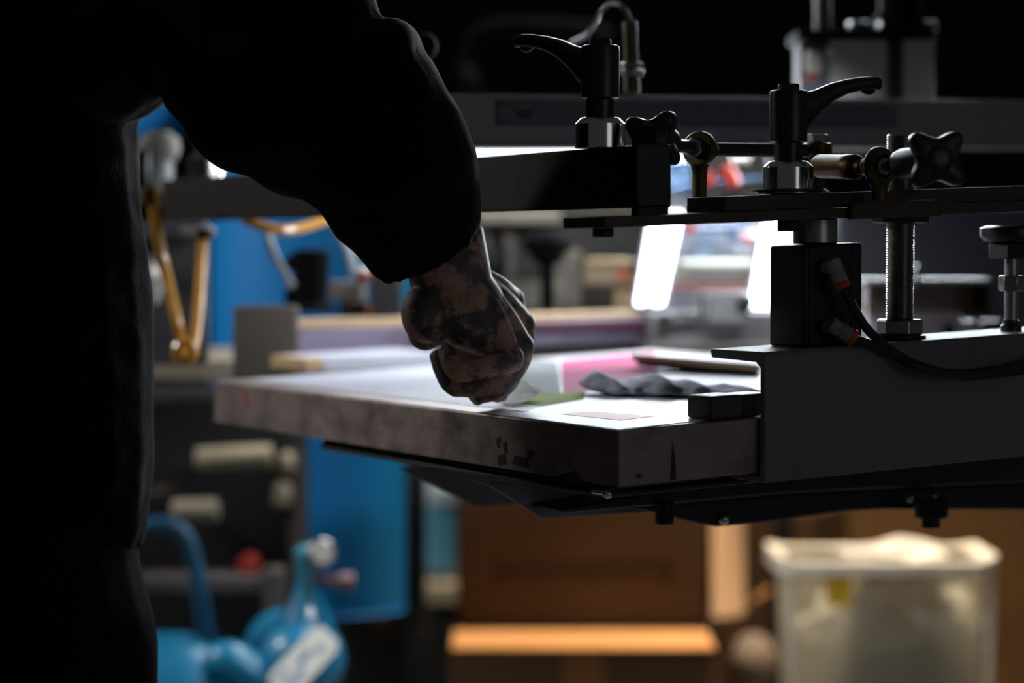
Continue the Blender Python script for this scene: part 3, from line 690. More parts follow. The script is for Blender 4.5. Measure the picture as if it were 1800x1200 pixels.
# ---- nails of the visible tips
# clothes
cloth = mat('black_sweatshirt_cotton', (10, 10, 11), .95, 0, .25, 220, .03, bump=.3, spec=.06, sheen=.06)
sw = MB()
S = [((652, 462), (847, 388), 1.925, .046, .026), ((640, 446), (847, 366), 1.925, .056, .024), ((592, 408), (843, 318), 1.915, .064, .02), ((552, 352), (834, 262), 1.90, .072, .015), ((515, 334), (806, 188), 1.89, .078, .01),
     ((430, 290), (768, 118), 1.88, .084, .01), ((350, 250), (724, 62), 1.88, .09, .005), ((294, 190), (672, 38), 1.885, .092, 0), ((262, 120), (655, -30), 1.90, .095, 0), ((200, 20), (600, -130), 1.92, .10, 0), ((140, -60), (470, -190), 1.94, .095, 0)]
sw.loft([ering(l, r, y, d, k) for l, r, y, d, k in S])
# hanging cloth under the arm and elbow folds
sw.ell(P(430, 235, 1.87), V((.045, 0, -.012)), V((0, .05, 0)), V((.008, 0, .03)))
sw.ell(P(500, 300, 1.875), V((.028, 0, -.006)), V((0, .04, 0)), V((0, 0, .018)))
rings = []
e0 = bx_(248, 972); rings.append(zring(e0.z, e0.x - .235, YB + .02, .235, .13)); e0 = bx_(258, 940); rings.append(zring(e0.z, e0.x - .24, YB + .02, .24, .135))
for px, py in edge:
    e = bx_(px, py); rings.append(zring(e.z, e.x - .245, YB + .02, .245, .14))
rings += [zring(1.29, -.515, 1.96, .225, .14), zring(1.34, -.51, 1.97, .19, .12), zring(1.385, -.50, 1.985, .11, .09), zring(1.40, -.495, 1.995, .085, .078)]
sw.loft(rings)
sw.tube([V((-.64, 1.965, 1.31)), V((-.73, 1.97, 1.28)), V((-.795, 1.99, 1.05)), V((-.778, 2.06, .85))], [.09, .085, .065, .046], 20, 5)
sw.ell(P(692, 78, 1.875), V((.019, 0, -.010)), V((0, .06, 0)), V((.010, 0, .0165)))
# armpit web
sw.ell(P(200, 110, 1.93), V((.05, 0, 0)), V((0, .09, 0)), V((0, 0, .05)))
so = part('sweatshirt', fuse(sw, .0038, 6, .5), cloth, person, label='black cotton sweatshirt')
tx = bpy.data.textures.new('folds', 'CLOUDS'); tx.noise_scale = .08; tx.noise_depth = 2
dm = so.modifiers.new('folds', 'DISPLACE'); dm.texture = tx; dm.strength = .011; dm.mid_level = .5; dm.texture_coords = 'GLOBAL'
tr = MB()
rings = []
for px, py, ex in ((236, 890, .20), (240, 985, .21), (251, 1040, .215), (267, 1090, .22), (273, 1150, .222), (272, 1240, .215)):
    e = bx_(px, py); rings.append(zring(e.z, e.x - .218, YB + .015, .218, .145))
tr.loft(rings)
for s_ in (-1, 1):
    x = -.502 + s_ * .108
    tr.tube([V((x, 1.965, .80)), V((x + s_ * .004, 1.97, .62)), V((x + s_ * .006, 1.975, .46)), V((x + s_ * .008, 1.955, .28)), V((x + s_ * .008, 1.955, .07))], [.105, .098, .085, .078, .075], 20, 5)
part('trousers', fuse(tr, .006, 5), mat('black_denim', (7, 8, 10), .9, 0, .25, 150, bump=.2, spec=.1, sheen=.06), person, label='black trousers')
for s_ in (-1, 1):
    x = -.50 + s_ * .12
    sh = MB(); sh.ell(V((x, 2.02, .055)), V((.05, 0, 0)), V((0, .145, 0)), V((0, 0, .05))); sh.ell(V((x, 1.94, .08)), V((.045, 0, 0)), V((0, .06, 0)), V((0, 0, .06))); sh.abox(x - .048, x + .048, 1.89, 2.15, .0, .025)
    part('shoe', fuse(sh, .006, 4), black_rubber, person)
hr = MB(); hr.ell(hc + hu * .014 - fdir * .016, hs * .083, fdir * .096, hu * .112)
ho = part('hair', fuse(hr, .005, 2), mat('dark_hair', (24, 18, 14), .6, 0, .4, 120, bump=.5), person)
# shiny crinkled film at the waist
mb = MB(); rings = []
for i in range(10):
    c = P(268 - .25 * (i - 5) ** 2 + 1.2 * i, 452 + i * 9, 2.755); rings.append([c + V((.0075 * math.sin(i * .33) * math.cos(j * .785) * (1 + .5 * noise.noise(V((i * .9, j, 0)))) + .001, .006 * math.sin(j * .785), .002 * noise.noise(V((i, j * 1.3, 2))))) for j in range(8)])
mb.loft(rings); solo('crinkled_film', mb, mat('silver_film', (220, 220, 212), .25, .2, .2, 60), 'strip of crinkled silvery film showing just beside the sweatshirt', 'film', sharp=20)
# ================================================================== ROOM
floor_m = mat('concrete_floor', (124, 120, 114), .7, 0, .15, 4, bump=.1)
mb = MB(); mb.abox(-5, 5, -1.5, 8.2, -.1, 0); struct('floor', mb, floor_m)
wall_m = mat('navy_wall', (6, 10, 20), .9, 0, .1, 3, spec=.1)
mb = MB(); mb.abox(-5, 5, 7.6, 7.7, 0, 3.6); struct('wall_back', mb, wall_m)
mb = MB(); mb.abox(-5.1, -5, -1.5, 7.7, 0, 3.6); struct('wall_left', mb, wall_m)

# ================================================================== FAR PRINT HEAD (behind the screen)
def seg3(px0, py0, Y0, px1, py1, Y1, hpx, dep):     # slanted box: top edge pixels at two depths, height in px at Y0
    a = P(px0, py0, Y0); b = P(px1, py1, Y1); hh = hpx * Y0 / F; n = V((-(b.y - a.y), b.x - a.x, 0)).normalized() * dep; dn = Z * hh
    m_ = MB(); m_.hexa([a - dn, b - dn, b - dn + n, a - dn + n, a, b, b + n, a + n]); return m_
lav = mat('lavender_aluminium', (112, 104, 124), .5, .3, .15, 14, dirt=(70, 46, 66), dirt_amt=.7, dirt_scale=6)
fr2 = thing('neighbouring_screen_frame', 'purple-stained aluminium frame rail of the next print head behind the hand', 'frame', P(800, 620, 2.85))
part('front_rail', seg3(523, 580, 2.72, 1146, 556, 2.94, 46, .03), lav, fr2, .002)
part('top_strip', seg3(523, 563, 2.73, 1140, 547, 2.96, 16, .06), beige_m, fr2, .002, label='beige wooden top edge')
mb = MB()
mb.pbox(733, 584, 741, 622, 2.775, .01)
part('rail_joint', mb, dark_steel, fr2)
mb = MB(); mb.pbox(870, 566, 1140, 580, 2.82, .004, .1); part('ink_band', mb, mat('magenta_ink', (88, 38, 64), .6), fr2, label='magenta ink stain')
pl2 = thing('white_platen', 'pale strip of a second pallet lying just behind the screen', 'pallet', P(650, 650, 2.6))
part('board', seg3(568, 629, 2.6, 770, 617, 2.68, 26, .10), mesh_mat, pl2, .002)
part('end_block', seg3(534, 630, 2.59, 568, 629, 2.6, 24, .10), beige_m, pl2, .002)
mb = MB(); mb.pbox(409, 537, 524, 668, 2.72, .012); solo('grey_end_plate', mb, mat('taupe_plate', (74, 67, 60), .6, 0, .06, 30), 'square taupe grey plate standing at the far corner of the screen frame', 'plate', bevel=.003)
# tilted lamp panels
led = glow('lamp_white', (226, 238, 255), 8)
Yl = 2.92
for i, (tl, tr_, br, bl, lab) in enumerate((((1143, 385), (1198, 385), (1166, 536), (1118, 536), 'left of the two bright tilted white lamp panels'), ((1346, 380), (1408, 380), (1375, 541), (1318, 541), 'right of the two bright tilted white lamp panels'))):
    t = thing('lamp_panel', lab, 'lamp', P((bl[0] + br[0]) / 2, bl[1], Yl), 'tilted white lamp panels')
    q = [P(bl[0], bl[1], Yl), P(br[0], br[1], Yl), P(tr_[0], tr_[1], Yl + .05), P(tl[0], tl[1], Yl + .05)]
    up_ = q[3] - q[0]; q[3] = q[3] + up_ * .10; q[2] = q[2] + (q[2] - q[1]) * .10
    k = V((0, .006, 0)); mb = MB(); mb.loft([q, [p + k for p in q]]); part('diffuser', mb, led, t, .001)
    w = V((.004, .0, 0)); qb = [q[0] - w, q[1] + w, q[2] + w, q[3] - w]
    mb = MB(); mb.loft([[p + k * 1.1 for p in qb], [p + k * 3.5 for p in qb]]); part('housing', mb, alu_clean, t, .001)
mb = MB(); mb.pbox(1135, 533, 1147, 536, Yl - .006, .004); solo('blue_sticker', mb, mat('blue_sticker', (40, 130, 210), .4), 'tiny blue mark at the foot of the left lamp panel', 'sticker')
# bracketed base
base = thing('head_base', 'grey aluminium base block carrying the two lamp panels', 'base', P(1280, 615, 2.86))
bg = mat('base_grey', (120, 120, 122), .5, .3, .08, 20)
part('block', seg3(1150, 549, 2.87, 1520, 544, 2.91, 62, .09), bg, base, .004)
part('flat_foot', seg3(1140, 607, 2.84, 1480, 602, 2.88, 18, .12), MATS['taupe_plate'], base, .002)
mb = MB()
for px, py in ((1168, 566), (1393, 583)): mb = MB(); mb.cyl(P(px, py, 2.845), P(px, py, 2.865), .0095); part('bolt_hole', mb, black_paint, base)
mb = MB(); mb.pbox(1244, 512, 1318, 570, 2.83, .03); part('upright', mb, alu_clean, base, .003)
mb = MB(); mb.pbox(1186, 546, 1236, 554, 2.83, .02); mb.pbox(1228, 512, 1237, 554, 2.83, .02); part('bright_angle', mb, chrome, base, .001)
mb = MB(); mb.ball(P(1310, 530, 2.82), .010); part('knurled_screw', mb, black_plastic, base)
crm = mat('cream_plastic', (150, 152, 140), .5, 0, .12, 22)
cr = thing('squeegee_bar', 'cream handle bar with marbled front between the two lamp panels', 'handle', P(1270, 505, 3.02))
mb = MB(); mb.pbox(1192, 457, 1345, 503, 3.02, .035); part('grip', mb, crm, cr, .008, seg=4)
mb = MB(); mb.pbox(1205, 466, 1330, 494, 3.0185, .002); part('front_panel', mb, mat('marbled_grey', (120, 126, 120), .5, 0, .4, 30), cr, .001)
mb = MB(); mb.pbox(1180, 504, 1530, 512, 3.0, .05); part('red_edge', mb, mat('dark_red_rail', (140, 66, 70), .45), cr, .001, label='dark red rail')
mb = MB(); mb.pbox(1500, 454, 1556, 497, 2.97, .03); solo('marbled_end_block', mb, MATS['marbled_grey'], 'pale marbled block seen between the black cylinder and the thick bolt', 'block', bevel=.004)
mb = MB(); mb.hexa([P(1525, 458, 3.0), P(1556, 458, 3.0), P(1556, 458, 3.02), P(1525, 458, 3.02), P(1520, 400, 3.0), P(1545, 396, 3.0), P(1545, 396, 3.02), P(1520, 400, 3.02)])
solo('pink_tag', mb, mat('pink_card', (150, 92, 120), .6), 'small pinkish tag above the marbled block beside the thick bolt', 'tag')
mb = MB(); mb.tube([P(1506, 432, 2.96), P(1508, 405, 2.96), P(1516, 396, 2.96), P(1560, 394, 2.96)], .007, 10); solo('bright_bent_tube', mb, chrome, 'bright bent tube between the black cylinder and the thick bolt', 'tube')
# pale machine panel behind the lamps
pan = thing('machine_cover', 'pale blue-grey machine cover behind the two lamp panels', 'panel', P(1250, 560, 3.12))
mb = MB(); mb.pbox(1140, 372, 1420, 640, 3.14, .03); part('sheet', mb, mat('pale_blue_grey', (178, 186, 200), .5, 0, .15, 6), pan, .004)
mb = MB(); mb.hexa([P(1216, 460, 3.09), P(1252, 460, 3.09), P(1252, 460, 3.13), P(1216, 460, 3.13), P(1232, 380, 3.09), P(1262, 380, 3.09), P(1262, 380, 3.13), P(1232, 380, 3.13)]); part('rib', mb, mat('blue_grey_rib', (128, 146, 172), .4, .2), pan, .003)
mb = MB(); mb.ell(P(1330, 440, 3.10), V((.03, 0, 0)), V((0, .02, 0)), V((0, 0, .026))); part('dome', mb, MATS['pale_blue_grey'], pan)
mb = MB(); mb.tube([P(1208, 399, 3.0), P(1250, 402, 3.0), P(1290, 400, 3.0), P(1345, 392, 3.0)], .004, 8); solo('blue_air_hose', mb, blue_hose, 'straight dark blue air hose strung between the tops of the two lamp panels', 'hose', 'dark blue air hoses')
mb = MB(); mb.tube([P(1282, 402, 2.99), P(1290, 418, 2.99), P(1312, 425, 2.99), P(1345, 420, 2.99)], .004, 8)
solo('blue_air_hose', mb, blue_hose, 'sagging dark blue air hose curving down left of the right lamp panel', 'hose', 'dark blue air hoses')
for px, py, lab in ((1213, 400, 'red hose fitting beside the top of the left lamp panel'), (1314, 420, 'red hose fitting on the sagging hose near the right lamp panel')):
    mb = MB(); mb.cyl(P(px - 8, py, 2.985), P(px + 8, py, 2.985), .0062); solo('hose_fitting', mb, red, lab, 'fitting', 'red hose fittings', bevel=.001)
# valve block under the rail
vb = thing('valve_manifold', 'blurred valve block with bright blue tubes and red fittings behind the ball joint', 'valve', P(1262, 345, 2.95))
mb = MB(); mb.pbox(1218, 258, 1352, 345, 2.925, .05); part('block', mb, dark_steel, vb, .004)
mb = MB(); mb.pbox(1176, 322, 1262, 372, 2.97, .04); part('bracket', mb, bg, vb, .004)
mb = MB()
sblue = mat('steel_blue', (120, 150, 190), .2, .8, .1)
for x0, y0, x1, y1, r in ((1172, 318, 1212, 304, .010), (1172, 292, 1214, 288, .006), (1176, 330, 1214, 322, .009), (1255, 318, 1345, 312, .006), (1240, 298, 1340, 306, .004)): mb = MB(); mb.cyl(P(x0, y0, 2.93), P(x1, y1, 2.93), r); part('tube', mb, sblue, vb)
mb = MB(); mb.cyl(P(1284, 280, 2.915), P(1318, 281, 2.915), .0042); part('glint_pin', mb, chrome, vb)  # chrome pin put in to stand for a small bright highlight
for px, py in ((1246, 314), (1280, 300), (1288, 316)):
    mb = MB(); mb.cyl(P(px - 2, py - 9, 2.90), P(px + 4, py + 9, 2.90), .0075); part('fitting', mb, red, vb, .001, label='red fitting')
# tube lamp under the rail
tl = thing('tube_lamp', 'long white tube lamp glowing just under the guide rail', 'lamp', P(1000, 285, 2.98))
mb = MB(); mb.cyl(P(806, 271, 2.98), P(1206, 277, 2.995), .0065); part('tube', mb, glow('tube_white', (205, 232, 255), 1.6), tl)
mb = MB(); mb.hexa([P(806, 266, 3.0), P(1206, 272, 3.015), P(1206, 272, 3.055), P(806, 266, 3.04), P(806, 255, 3.0), P(1206, 260, 3.015), P(1206, 260, 3.055), P(806, 255, 3.04)]); part('fitting', mb, alu_clean, tl, .002)
# right: open rectangular tube and plate
rt = thing('rectangular_tube', 'taupe rectangular steel tube with open dark end at the right', 'tube', P(1640, 560, 2.6))
mb = MB(); mb.pbox(1525, 501, 1702, 546, 2.62, .05); part('wall', mb, mat('taupe_tube', (98, 82, 78), .5, .1), rt, .002)
mb = MB(); mb.pbox(1520, 490, 1744, 500, 2.60, .07); part('top_flange', mb, bg, rt, .001)
mb = MB()
for x0, y0, x1, y1 in ((1700, 500, 1709, 556), (1734, 500, 1743, 556), (1700, 546, 1743, 556)): mb.pbox(x0, y0, x1, y1, 2.60, .06)
part('end_rim', mb, brass, rt, .001)
mb = MB(); mb.pbox(1708, 500, 1735, 547, 2.63, .03); part('end_shade', mb, black_paint, rt)  # solid black block painting the shade inside the open tube end
wp = thing('bracket_plate', 'pale lavender bracket plate with a round hole behind the thick bolt', 'plate', P(1620, 592, 2.56))
mb = MB(); mb.pbox(1522, 546, 1692, 600, 2.66, .012); mb.pbox(1688, 563, 1714, 600, 2.659, .014); part('plate', mb, mat('pale_lavender', (225, 225, 236), .5, .1, .05, 20), wp, .002)
mb = MB(); mb.cyl(P(1669, 580, 2.645), P(1669, 580, 2.665), .0062); part('bolt_head', mb, black_paint, wp)
mb = MB(); mb.pbox(1730, 563, 1762, 600, 2.64, .03); mb2 = solo('dark_end_block', mb, black_paint, 'dark block with red edge beyond the bracket plate at the right', 'block', bevel=.002)
mb = MB(); mb.pbox(1610, 466, 1618, 518, 2.57, .02); solo('black_lug', mb, black_plastic, 'black lug standing behind the thick bolt', 'lug', bevel=.003)
# dark machine body behind the right part
mb = MB(); mb.pbox(1470, 352, 2100, 640, 2.95, .25); solo('machine_housing', mb, navy, 'dark navy machine body behind the right end of the channel', 'machine', bevel=.01)

# ================================================================== BEHIND THE HAND
greyp = mat('warm_grey_panel', (128, 122, 112), .6, 0, .15, 5)
cab = thing('control_cabinet', 'warm grey cabinet front with pale pillars behind the forearm', 'cabinet', P(940, 560, 3.3))
mb = MB(); mb.pbox(840, 362, 1130, 640, 3.34, .2); part('body', mb, mat('cabinet_dark', (62, 58, 54), .6, 0, .2, 4), cab, .006)
for x0, x1, y0, y1 in ((862, 905, 404, 500), (972, 1022, 440, 546)):
    mb = MB(); mb.pbox(x0, y0, x1, y1, 3.31, .03); part('pillar', mb, greyp, cab, .004)
mb = MB(); mb.ell(P(868, 455, 3.29), V((.018, 0, 0)), V((0, .02, 0)), V((0, 0, .045))); part('black_grommet', mb, black_paint, cab)
mb = MB(); mb.pbox(1030, 432, 1090, 462, 3.30, .03); part('recess_shade', mb, black_paint, cab)  # raised black block painting the shade of a recess
mb = MB(); mb.pbox(862, 494, 990, 546, 3.28, .05); part('ledge', mb, greyp, cab, .004, label='pale ledge')
mb = MB(); mb.pbox(838, 371, 986, 393, 3.2, .138); solo('pale_crossbar', mb, mat('pale_bar', (128, 122, 108), .55), 'pale horizontal bar under the long dark bar beside the forearm', 'bar', bevel=.003)
vh = thing('handwheel_valve', 'blurred black handwheel on a dark stem behind the hand', 'valve', P(962, 550, 3.05))
mb = MB(); mb.lathe(P(962, 440, 3.05), Z, [(.012, -.012), (.03, 0), (.032, .012), (.026, .02), (.012, .024)], 24); mb.lathe(P(962, 466, 3.05), Z, [(.010, 0), (.021, .006), (.021, .018)], 24); part('wheel', mb, MATS['matt_black_rubber'], vh)
mb = MB(); mb.cyl(P(962, 548, 3.05), P(962, 455, 3.05), .009); part('stem', mb, MATS['matt_black_rubber'], vh)
bb = thing('tan_block', 'tan metal block with a red dot left of the left lamp panel', 'block', P(1072, 505, 3.0))
mb = MB(); mb.pbox(1026, 464, 1124, 502, 3.02, .04); part('body', mb, mat('tan_metal', (120, 104, 82), .5, .2, .1), bb, .003)
mb = MB(); mb.pbox(1030, 455, 1112, 464, 3.01, .05); part('top_strip', mb, beige_m, bb, .002)
mb = MB(); mb.ball(P(1095, 484, 3.018), .0055); part('red_dot', mb, red, bb)
mb = MB(); mb.ball(P(1122, 470, 3.01), .010); part('knob', mb, black_plastic, bb)
mb = MB(); mb.pbox(1080, 510, 1112, 552, 3.04, .03); part('stand', mb, beige_m, bb, .003)
# black hand-lever and posts left of the wrist
kb = thing('black_grip', 'blurred black upright grip in front of the blue drum', 'grip', P(548, 545, 2.9))
mb = MB(); mb.lathe(P(546, 548, 2.9), Z, [(.030, 0), (.034, .004), (.022, .012), (.0205, .02), (.0215, .05), (.024, .062), (.022, .074), (.008, .076)], 28); part('body', mb, MATS['matt_black_rubber'], kb)
mb = MB(); mb.pbox(498, 450, 520, 476, 2.9, .03); part('lug', mb, MATS['matt_black_rubber'], kb, .003)
mb = MB(); mb.pbox(500, 506, 522, 540, 2.9, .03); part('lug', mb, MATS['matt_black_rubber'], kb, .003)
mb = MB(); mb.pbox(650, 462, 706, 566, 2.82, .03); solo('dark_post', mb, black_paint, 'dark upright post left of the wrist', 'post', bevel=.003)
cn = thing('valve_cluster', 'blurred grey valve with orange fittings left of the dark post', 'valve', P(620, 560, 2.9))
mb = MB(); mb.pbox(578, 494, 640, 528, 2.92, .03); part('body', mb, greyp, cn, .003)
mb = MB(); mb.pbox(596, 528, 650, 560, 2.9, .03); part('foot', mb, dark_steel, cn, .003)
mb = MB(); mb.cyl(P(634, 470, 2.88), P(642, 500, 2.88), .009); part('side_tube', mb, steel, cn)
for px, py in ((642, 485), (655, 546)):
    mb = MB(); mb.ball(P(px, py, 2.86), .007); part('fitting', mb, orange, cn, label='orange fitting')

# ================================================================== LEFT: HOSE, POST, FAR HEAD
ah = thing('amber_hose', 'amber air hose hanging in a narrow loop beside the sweatshirt', 'hose', P(320, 640, 2.5))
mb = MB(); mb.tube([P(268, 345, 2.52), P(275, 400, 2.52), P(292, 480, 2.52), P(310, 560, 2.5), P(319, 600, 2.5), P(328, 626, 2.49), P(340, 610, 2.5), P(347, 560, 2.52), P(353, 480, 2.55), P(357, 415, 2.56)], .0055, 10); part('hose', mb, amber, ah)
mb = MB(); mb.ring(P(326, 618, 2.475), V((0, 1, 0)), .004, .0145, .012, 24, .004); part('swivel', mb, amber, ah)
mb = MB(); mb.cyl(P(358, 420, 2.56), P(360, 402, 2.56), .010); part('coupling', mb, brass, ah, .001)
mb = MB(); mb.cyl(P(268, 356, 2.52), P(266, 330, 2.52), .012); part('coupling', mb, brass, ah, .001)
mb = MB(); mb.tube([P(430, 386, 2.62), P(470, 400, 2.6), P(505, 404, 2.6), P(545, 396, 2.62), P(600, 376, 2.66)], .0055, 10); solo('amber_air_line', mb, amber, 'amber air line sagging under the far part of the long bar', 'hose')
mb = MB(); mb.tube([P(470, 408, 2.7), P(478, 440, 2.7), P(500, 480, 2.72), P(512, 500, 2.75)], .005, 8); solo('grey_air_line', mb, mat('grey_line', (96, 104, 112), .4), 'thin grey air line left of the black grip in front of the blue drum', 'hose', 'thin grey air lines')
mb = MB(); mb.tube([P(592, 400, 2.75), P(612, 440, 2.75), P(622, 480, 2.75)], .006, 8)
solo('grey_air_line', mb, MATS['grey_line'], 'thin grey air line right of the black grip in front of the blue drum', 'hose', 'thin grey air lines')
ph = thing('hanging_bracket', 'grey bracket hanging under the far end of the long bar', 'bracket', P(330, 640, 2.75))
mb = MB(); mb.pbox(246, 390, 362, 640, 2.76, .03); part('plate', mb, mat('slate_plate', (58, 58, 60), .6), ph, .003)
mb = MB(); mb.pbox(318, 398, 372, 414, 2.7, .03); part('top_lug', mb, alu_clean, ph, .002)
hd = thing('cylinder_head', 'grey cylinder with pale cap beside the far lever', 'cylinder', P(270, 360, 2.72))
mb = MB(); mb.lathe(P(268, 358, 2.74), Z, [(.024, 0), (.024, .06), (.020, .066)], 24); part('tube', mb, mat('grey_tube', (58, 57, 55), .5, .1), hd)
mb = MB(); mb.lathe(P(280, 262, 2.74), Z, [(.020, -.012), (.024, 0), (.022, .012), (.012, .020)], 24); part('cap', mb, mat('dull_cap', (86, 82, 74), .6), hd)
mb = MB(); mb.pbox(235, 262, 262, 330, 2.7, .03); part('black_clip', mb, black_plastic, hd, .003)
# blue drum
blue = mat('blue_enamel', (3, 116, 186), .6, 0, .06, 6, spec=.25)
dr = thing('blue_drum', 'large blue press column behind the screen frame', 'column', P(545, 1080, 3.8))
q0 = P(362, 1080, 3.8); q1 = P(728, 1080, 3.8); rr_ = (q1.x - q0.x) / 2; cx_ = (q0.x + q1.x) / 2
mb = MB(); mb.lathe(V((cx_, 3.8 + rr_ * .6, 0)), Z, [(rr_ * 1.02, P(0, 1075, 3.8).z), (rr_, P(0, 1072, 3.8).z), (rr_, 1.30), (rr_ * .96, 1.32)], 64); part('drum', mb, blue, dr)
mb = MB(); mb.lathe(V((cx_, 3.8 + rr_ * .6, 0)), Z, [(rr_ * 1.25, 0), (rr_ * 1.25, .12), (rr_ * .95, .16), (rr_ * .95, P(0, 1074, 3.8).z)], 48); part('plinth', mb, black_paint, dr)
mb = MB(); mb.pbox(712, 700, 748, fl(3.7), 3.7, .04); solo('dark_upright', mb, black_paint, 'dark upright post at the right edge of the blue column', 'post', bevel=.004)
bh = thing('blue_machine_hood', 'rounded blue hood in the gap between sweatshirt and raised arm', 'hood', P(230, 268, 4.2))
mb = MB(); rings = []
for y in (0, .3):
    c = P(150, 170, 4.2); rings.append([c + V((.155 * math.cos(t) , y, .095 * math.sin(t))) for t in [2 * math.pi * j / 40 for j in range(40)]])
mb.loft(rings); part('shell', mb, blue, bh, .01, seg=3)
# beige bench
mb = MB(); mb.pbox(230, 630, 420, 668, 3.0, .36); solo('beige_bench', mb, mat('beige_laminate', (150, 138, 118), .55), 'beige bench edge left of the screen frame corner', 'bench', bevel=.004)

# ================================================================== LEFT LOW: DARK MACHINE WITH ROLLERS
mc = thing('roller_machine', 'dark machine with pale rollers and a red button behind the sweatshirt', 'machine', P(390, 1050, 3.3))
mb = MB(); mb.pbox(215, 690, 520, fl(3.36), 3.36, .22); part('cabinet', mb, mat('charcoal', (12, 12, 12), .7), mc, .01)
pale = mat('pale_roller', (160, 148, 124), .6, 0, .15, 10)
for (x0, y0, x1, y1, r) in ((346, 806, 478, 800, .0150), (304, 898, 384, 896, .0155)):
    mb = MB(); mb.cyl(P(x0, y0, 3.28), P(x1, y1, 3.28), r); part('roller', mb, pale, mc, .003)
mb = MB(); mb.pbox(486, 796, 516, 836, 3.28, .05); part('bearing', mb, pale, mc, .012)
mb = MB(); mb.pbox(478, 850, 510, 892, 3.28, .04); part('side_cover', mb, pale, mc, .008)
mb = MB(); mb.pbox(508, 800, 526, 1050, 3.30, .06); part('side_post', mb, mat('taupe_dark', (66, 56, 50), .6), mc, .004)
mb = MB(); mb.lathe(P(438, 992, 3.30), V((0, -1, 0)), [(.0145, -.02), (.0145, .012), (.011, .018)], 24); part('red_button', mb, mat('dull_red', (160, 56, 40), .4), mc, label='red push button')
mb = MB(); mb.pbox(240, 1012, 490, 1042, 3.26, .06); part('tray', mb, mat('dull_tray', (74, 68, 66), .5), mc, .004)
mb = MB(); mb.pbox(462, 1000, 498, 1090, 3.25, .05); part('tray_end', mb, MATS['dull_tray'], mc, .004)
mb = MB(); mb.pbox(262, 860, 300, 880, 3.3, .04); part('clip', mb, MATS['taupe_dark'], mc, .004)

# ================================================================== BLUE AIR COMPRESSOR
cb = mat('compressor_blue', (4, 116, 158), .42, 0, .06, 8, coat=.3)
Yk = 3.08
ac = thing('air_compressor', 'blue air compressor with curved handle and white label at the lower left', 'compressor', P(420, 1200, Yk) - Z * .25)
# tank: axis receding to the left
tc = P(532, 1142, Yk); axt = V((-.40, .91, .02)).normalized(); rT = .054
mb = MB(); mb.lathe(tc - axt * .02 - Z * .012, axt, [(.012, -.030), (.032, -.025), (.046, -.012), (rT, .012), (rT, .10), (.04, .13), (.01, .14)], 40); part('tank', mb, cb, ac)
ln = V((.25, -.90, .36)).normalized()
lc = tc + V((.006, -.058, -.006)); l1_ = V((.68, .0, .74)).normalized(); l2_ = l1_.cross(ln).normalized(); l1_ = ln.cross(l2_).normalized()
mb = MB(); ring_ = [lc + l1_ * (.056 * math.cos(t) * (1 - .0 * math.sin(t))) + l2_ * (.024 * math.sin(t)) for t in [2 * math.pi * (j + .5) / 24 for j in range(24)]]
ring_ = [lc + l1_ * (.050 * max(-1, min(1, 1.25 * math.cos(t)))) + l2_ * (.021 * max(-1, min(1, 1.25 * math.sin(t)))) for t in [2 * math.pi * (j + .5) / 28 for j in range(28)]]
mb.loft([ring_, [p + ln * .003 for p in ring_]]); lp_ = part('label_plate', mb, mat('label_white', (226, 224, 212), .5), ac, label='white label plate')
mb = MB()
for (u0, v0, w, h_) in ((-.022, .006, .03, .006), (.004, -.004, .022, .007), (.026, .004, .012, .006), (-.03, -.01, .02, .004)):
    c = lc + l1_ * u0 + l2_ * v0 + ln * .0034; mb.box(c, l1_ * w * .5, l2_ * h_ * .5, ln * .0006)
part('label_print', mb, mat('label_blue', (30, 110, 170), .5), lp_)
mb = MB(); mb.lathe(P(538, 1092, Yk + .01), Z, [(.040, -.02), (.030, .012), (.016, .035), (.0125, .055), (.0125, .075)], 24); part('neck', mb, cb, ac)
mb = MB(); mb.lathe(P(540, 985, Yk), Z, [(.008, -.05), (.010, -.02), (.015, -.012), (.016, .012), (.008, .02)], 20); part('pressure_regulator', mb, mat('teal_plastic', (60, 130, 150), .4), ac)
mb = MB(); mb.lathe(P(566, 972, Yk - .01), V((.2, -1, .1)), [(.018, -.012), (.018, .004), (.016, .006)], 28); gg_ = part('gauge', mb, steel, ac)
mb = MB(); mb.lathe(P(566, 972, Yk - .01) + V((.0012, -.006, .0006)), V((.2, -1, .1)), [(.013, 0), (.013, .001)], 28); part('gauge_face', mb, mat('gauge_white', (214, 210, 204), .4), gg_)
mb = MB(); mb.cyl(P(548, 1018, Yk), P(618, 1024, Yk - .01), .0075); mb.cyl(P(598, 1022, Yk - .01), P(622, 1024, Yk - .01), .0125); part('outlet_valve', mb, mat('dull_pink_metal', (120, 98, 100), .4, .5), ac, .001)
mb = MB(); mb.tube([P(236, 935, Yk), P(262, 924, Yk), P(295, 922, Yk), P(325, 940, Yk), P(342, 985, Yk), P(352, 1050, Yk), P(362, 1110, Yk + .02), P(372, 1160, Yk + .03)], .0105, 14); part('handle', mb, mat('handle_teal', (14, 74, 104), .5), ac)
mb = MB(); rings = []
for i, (px, py, rx, ry) in enumerate(((215, 1150, .030, .05), (260, 1135, .05, .07), (330, 1136, .055, .08), (368, 1150, .05, .075), (384, 1180, .03, .06))):
    c = P(px, 1190, Yk + .02); top = P(px, py - 20, Yk).z; rings.append([V((c.x, c.y + ry * math.cos(t), c.z - .05 + (top - c.z + .05) * max(0, math.sin(t)) - .06 * max(0, -math.sin(t)))) for t in [2 * math.pi * j / 24 for j in range(24)]])
mb.loft(rings); mo = part('motor_cover', mb, cb, ac, .004); 
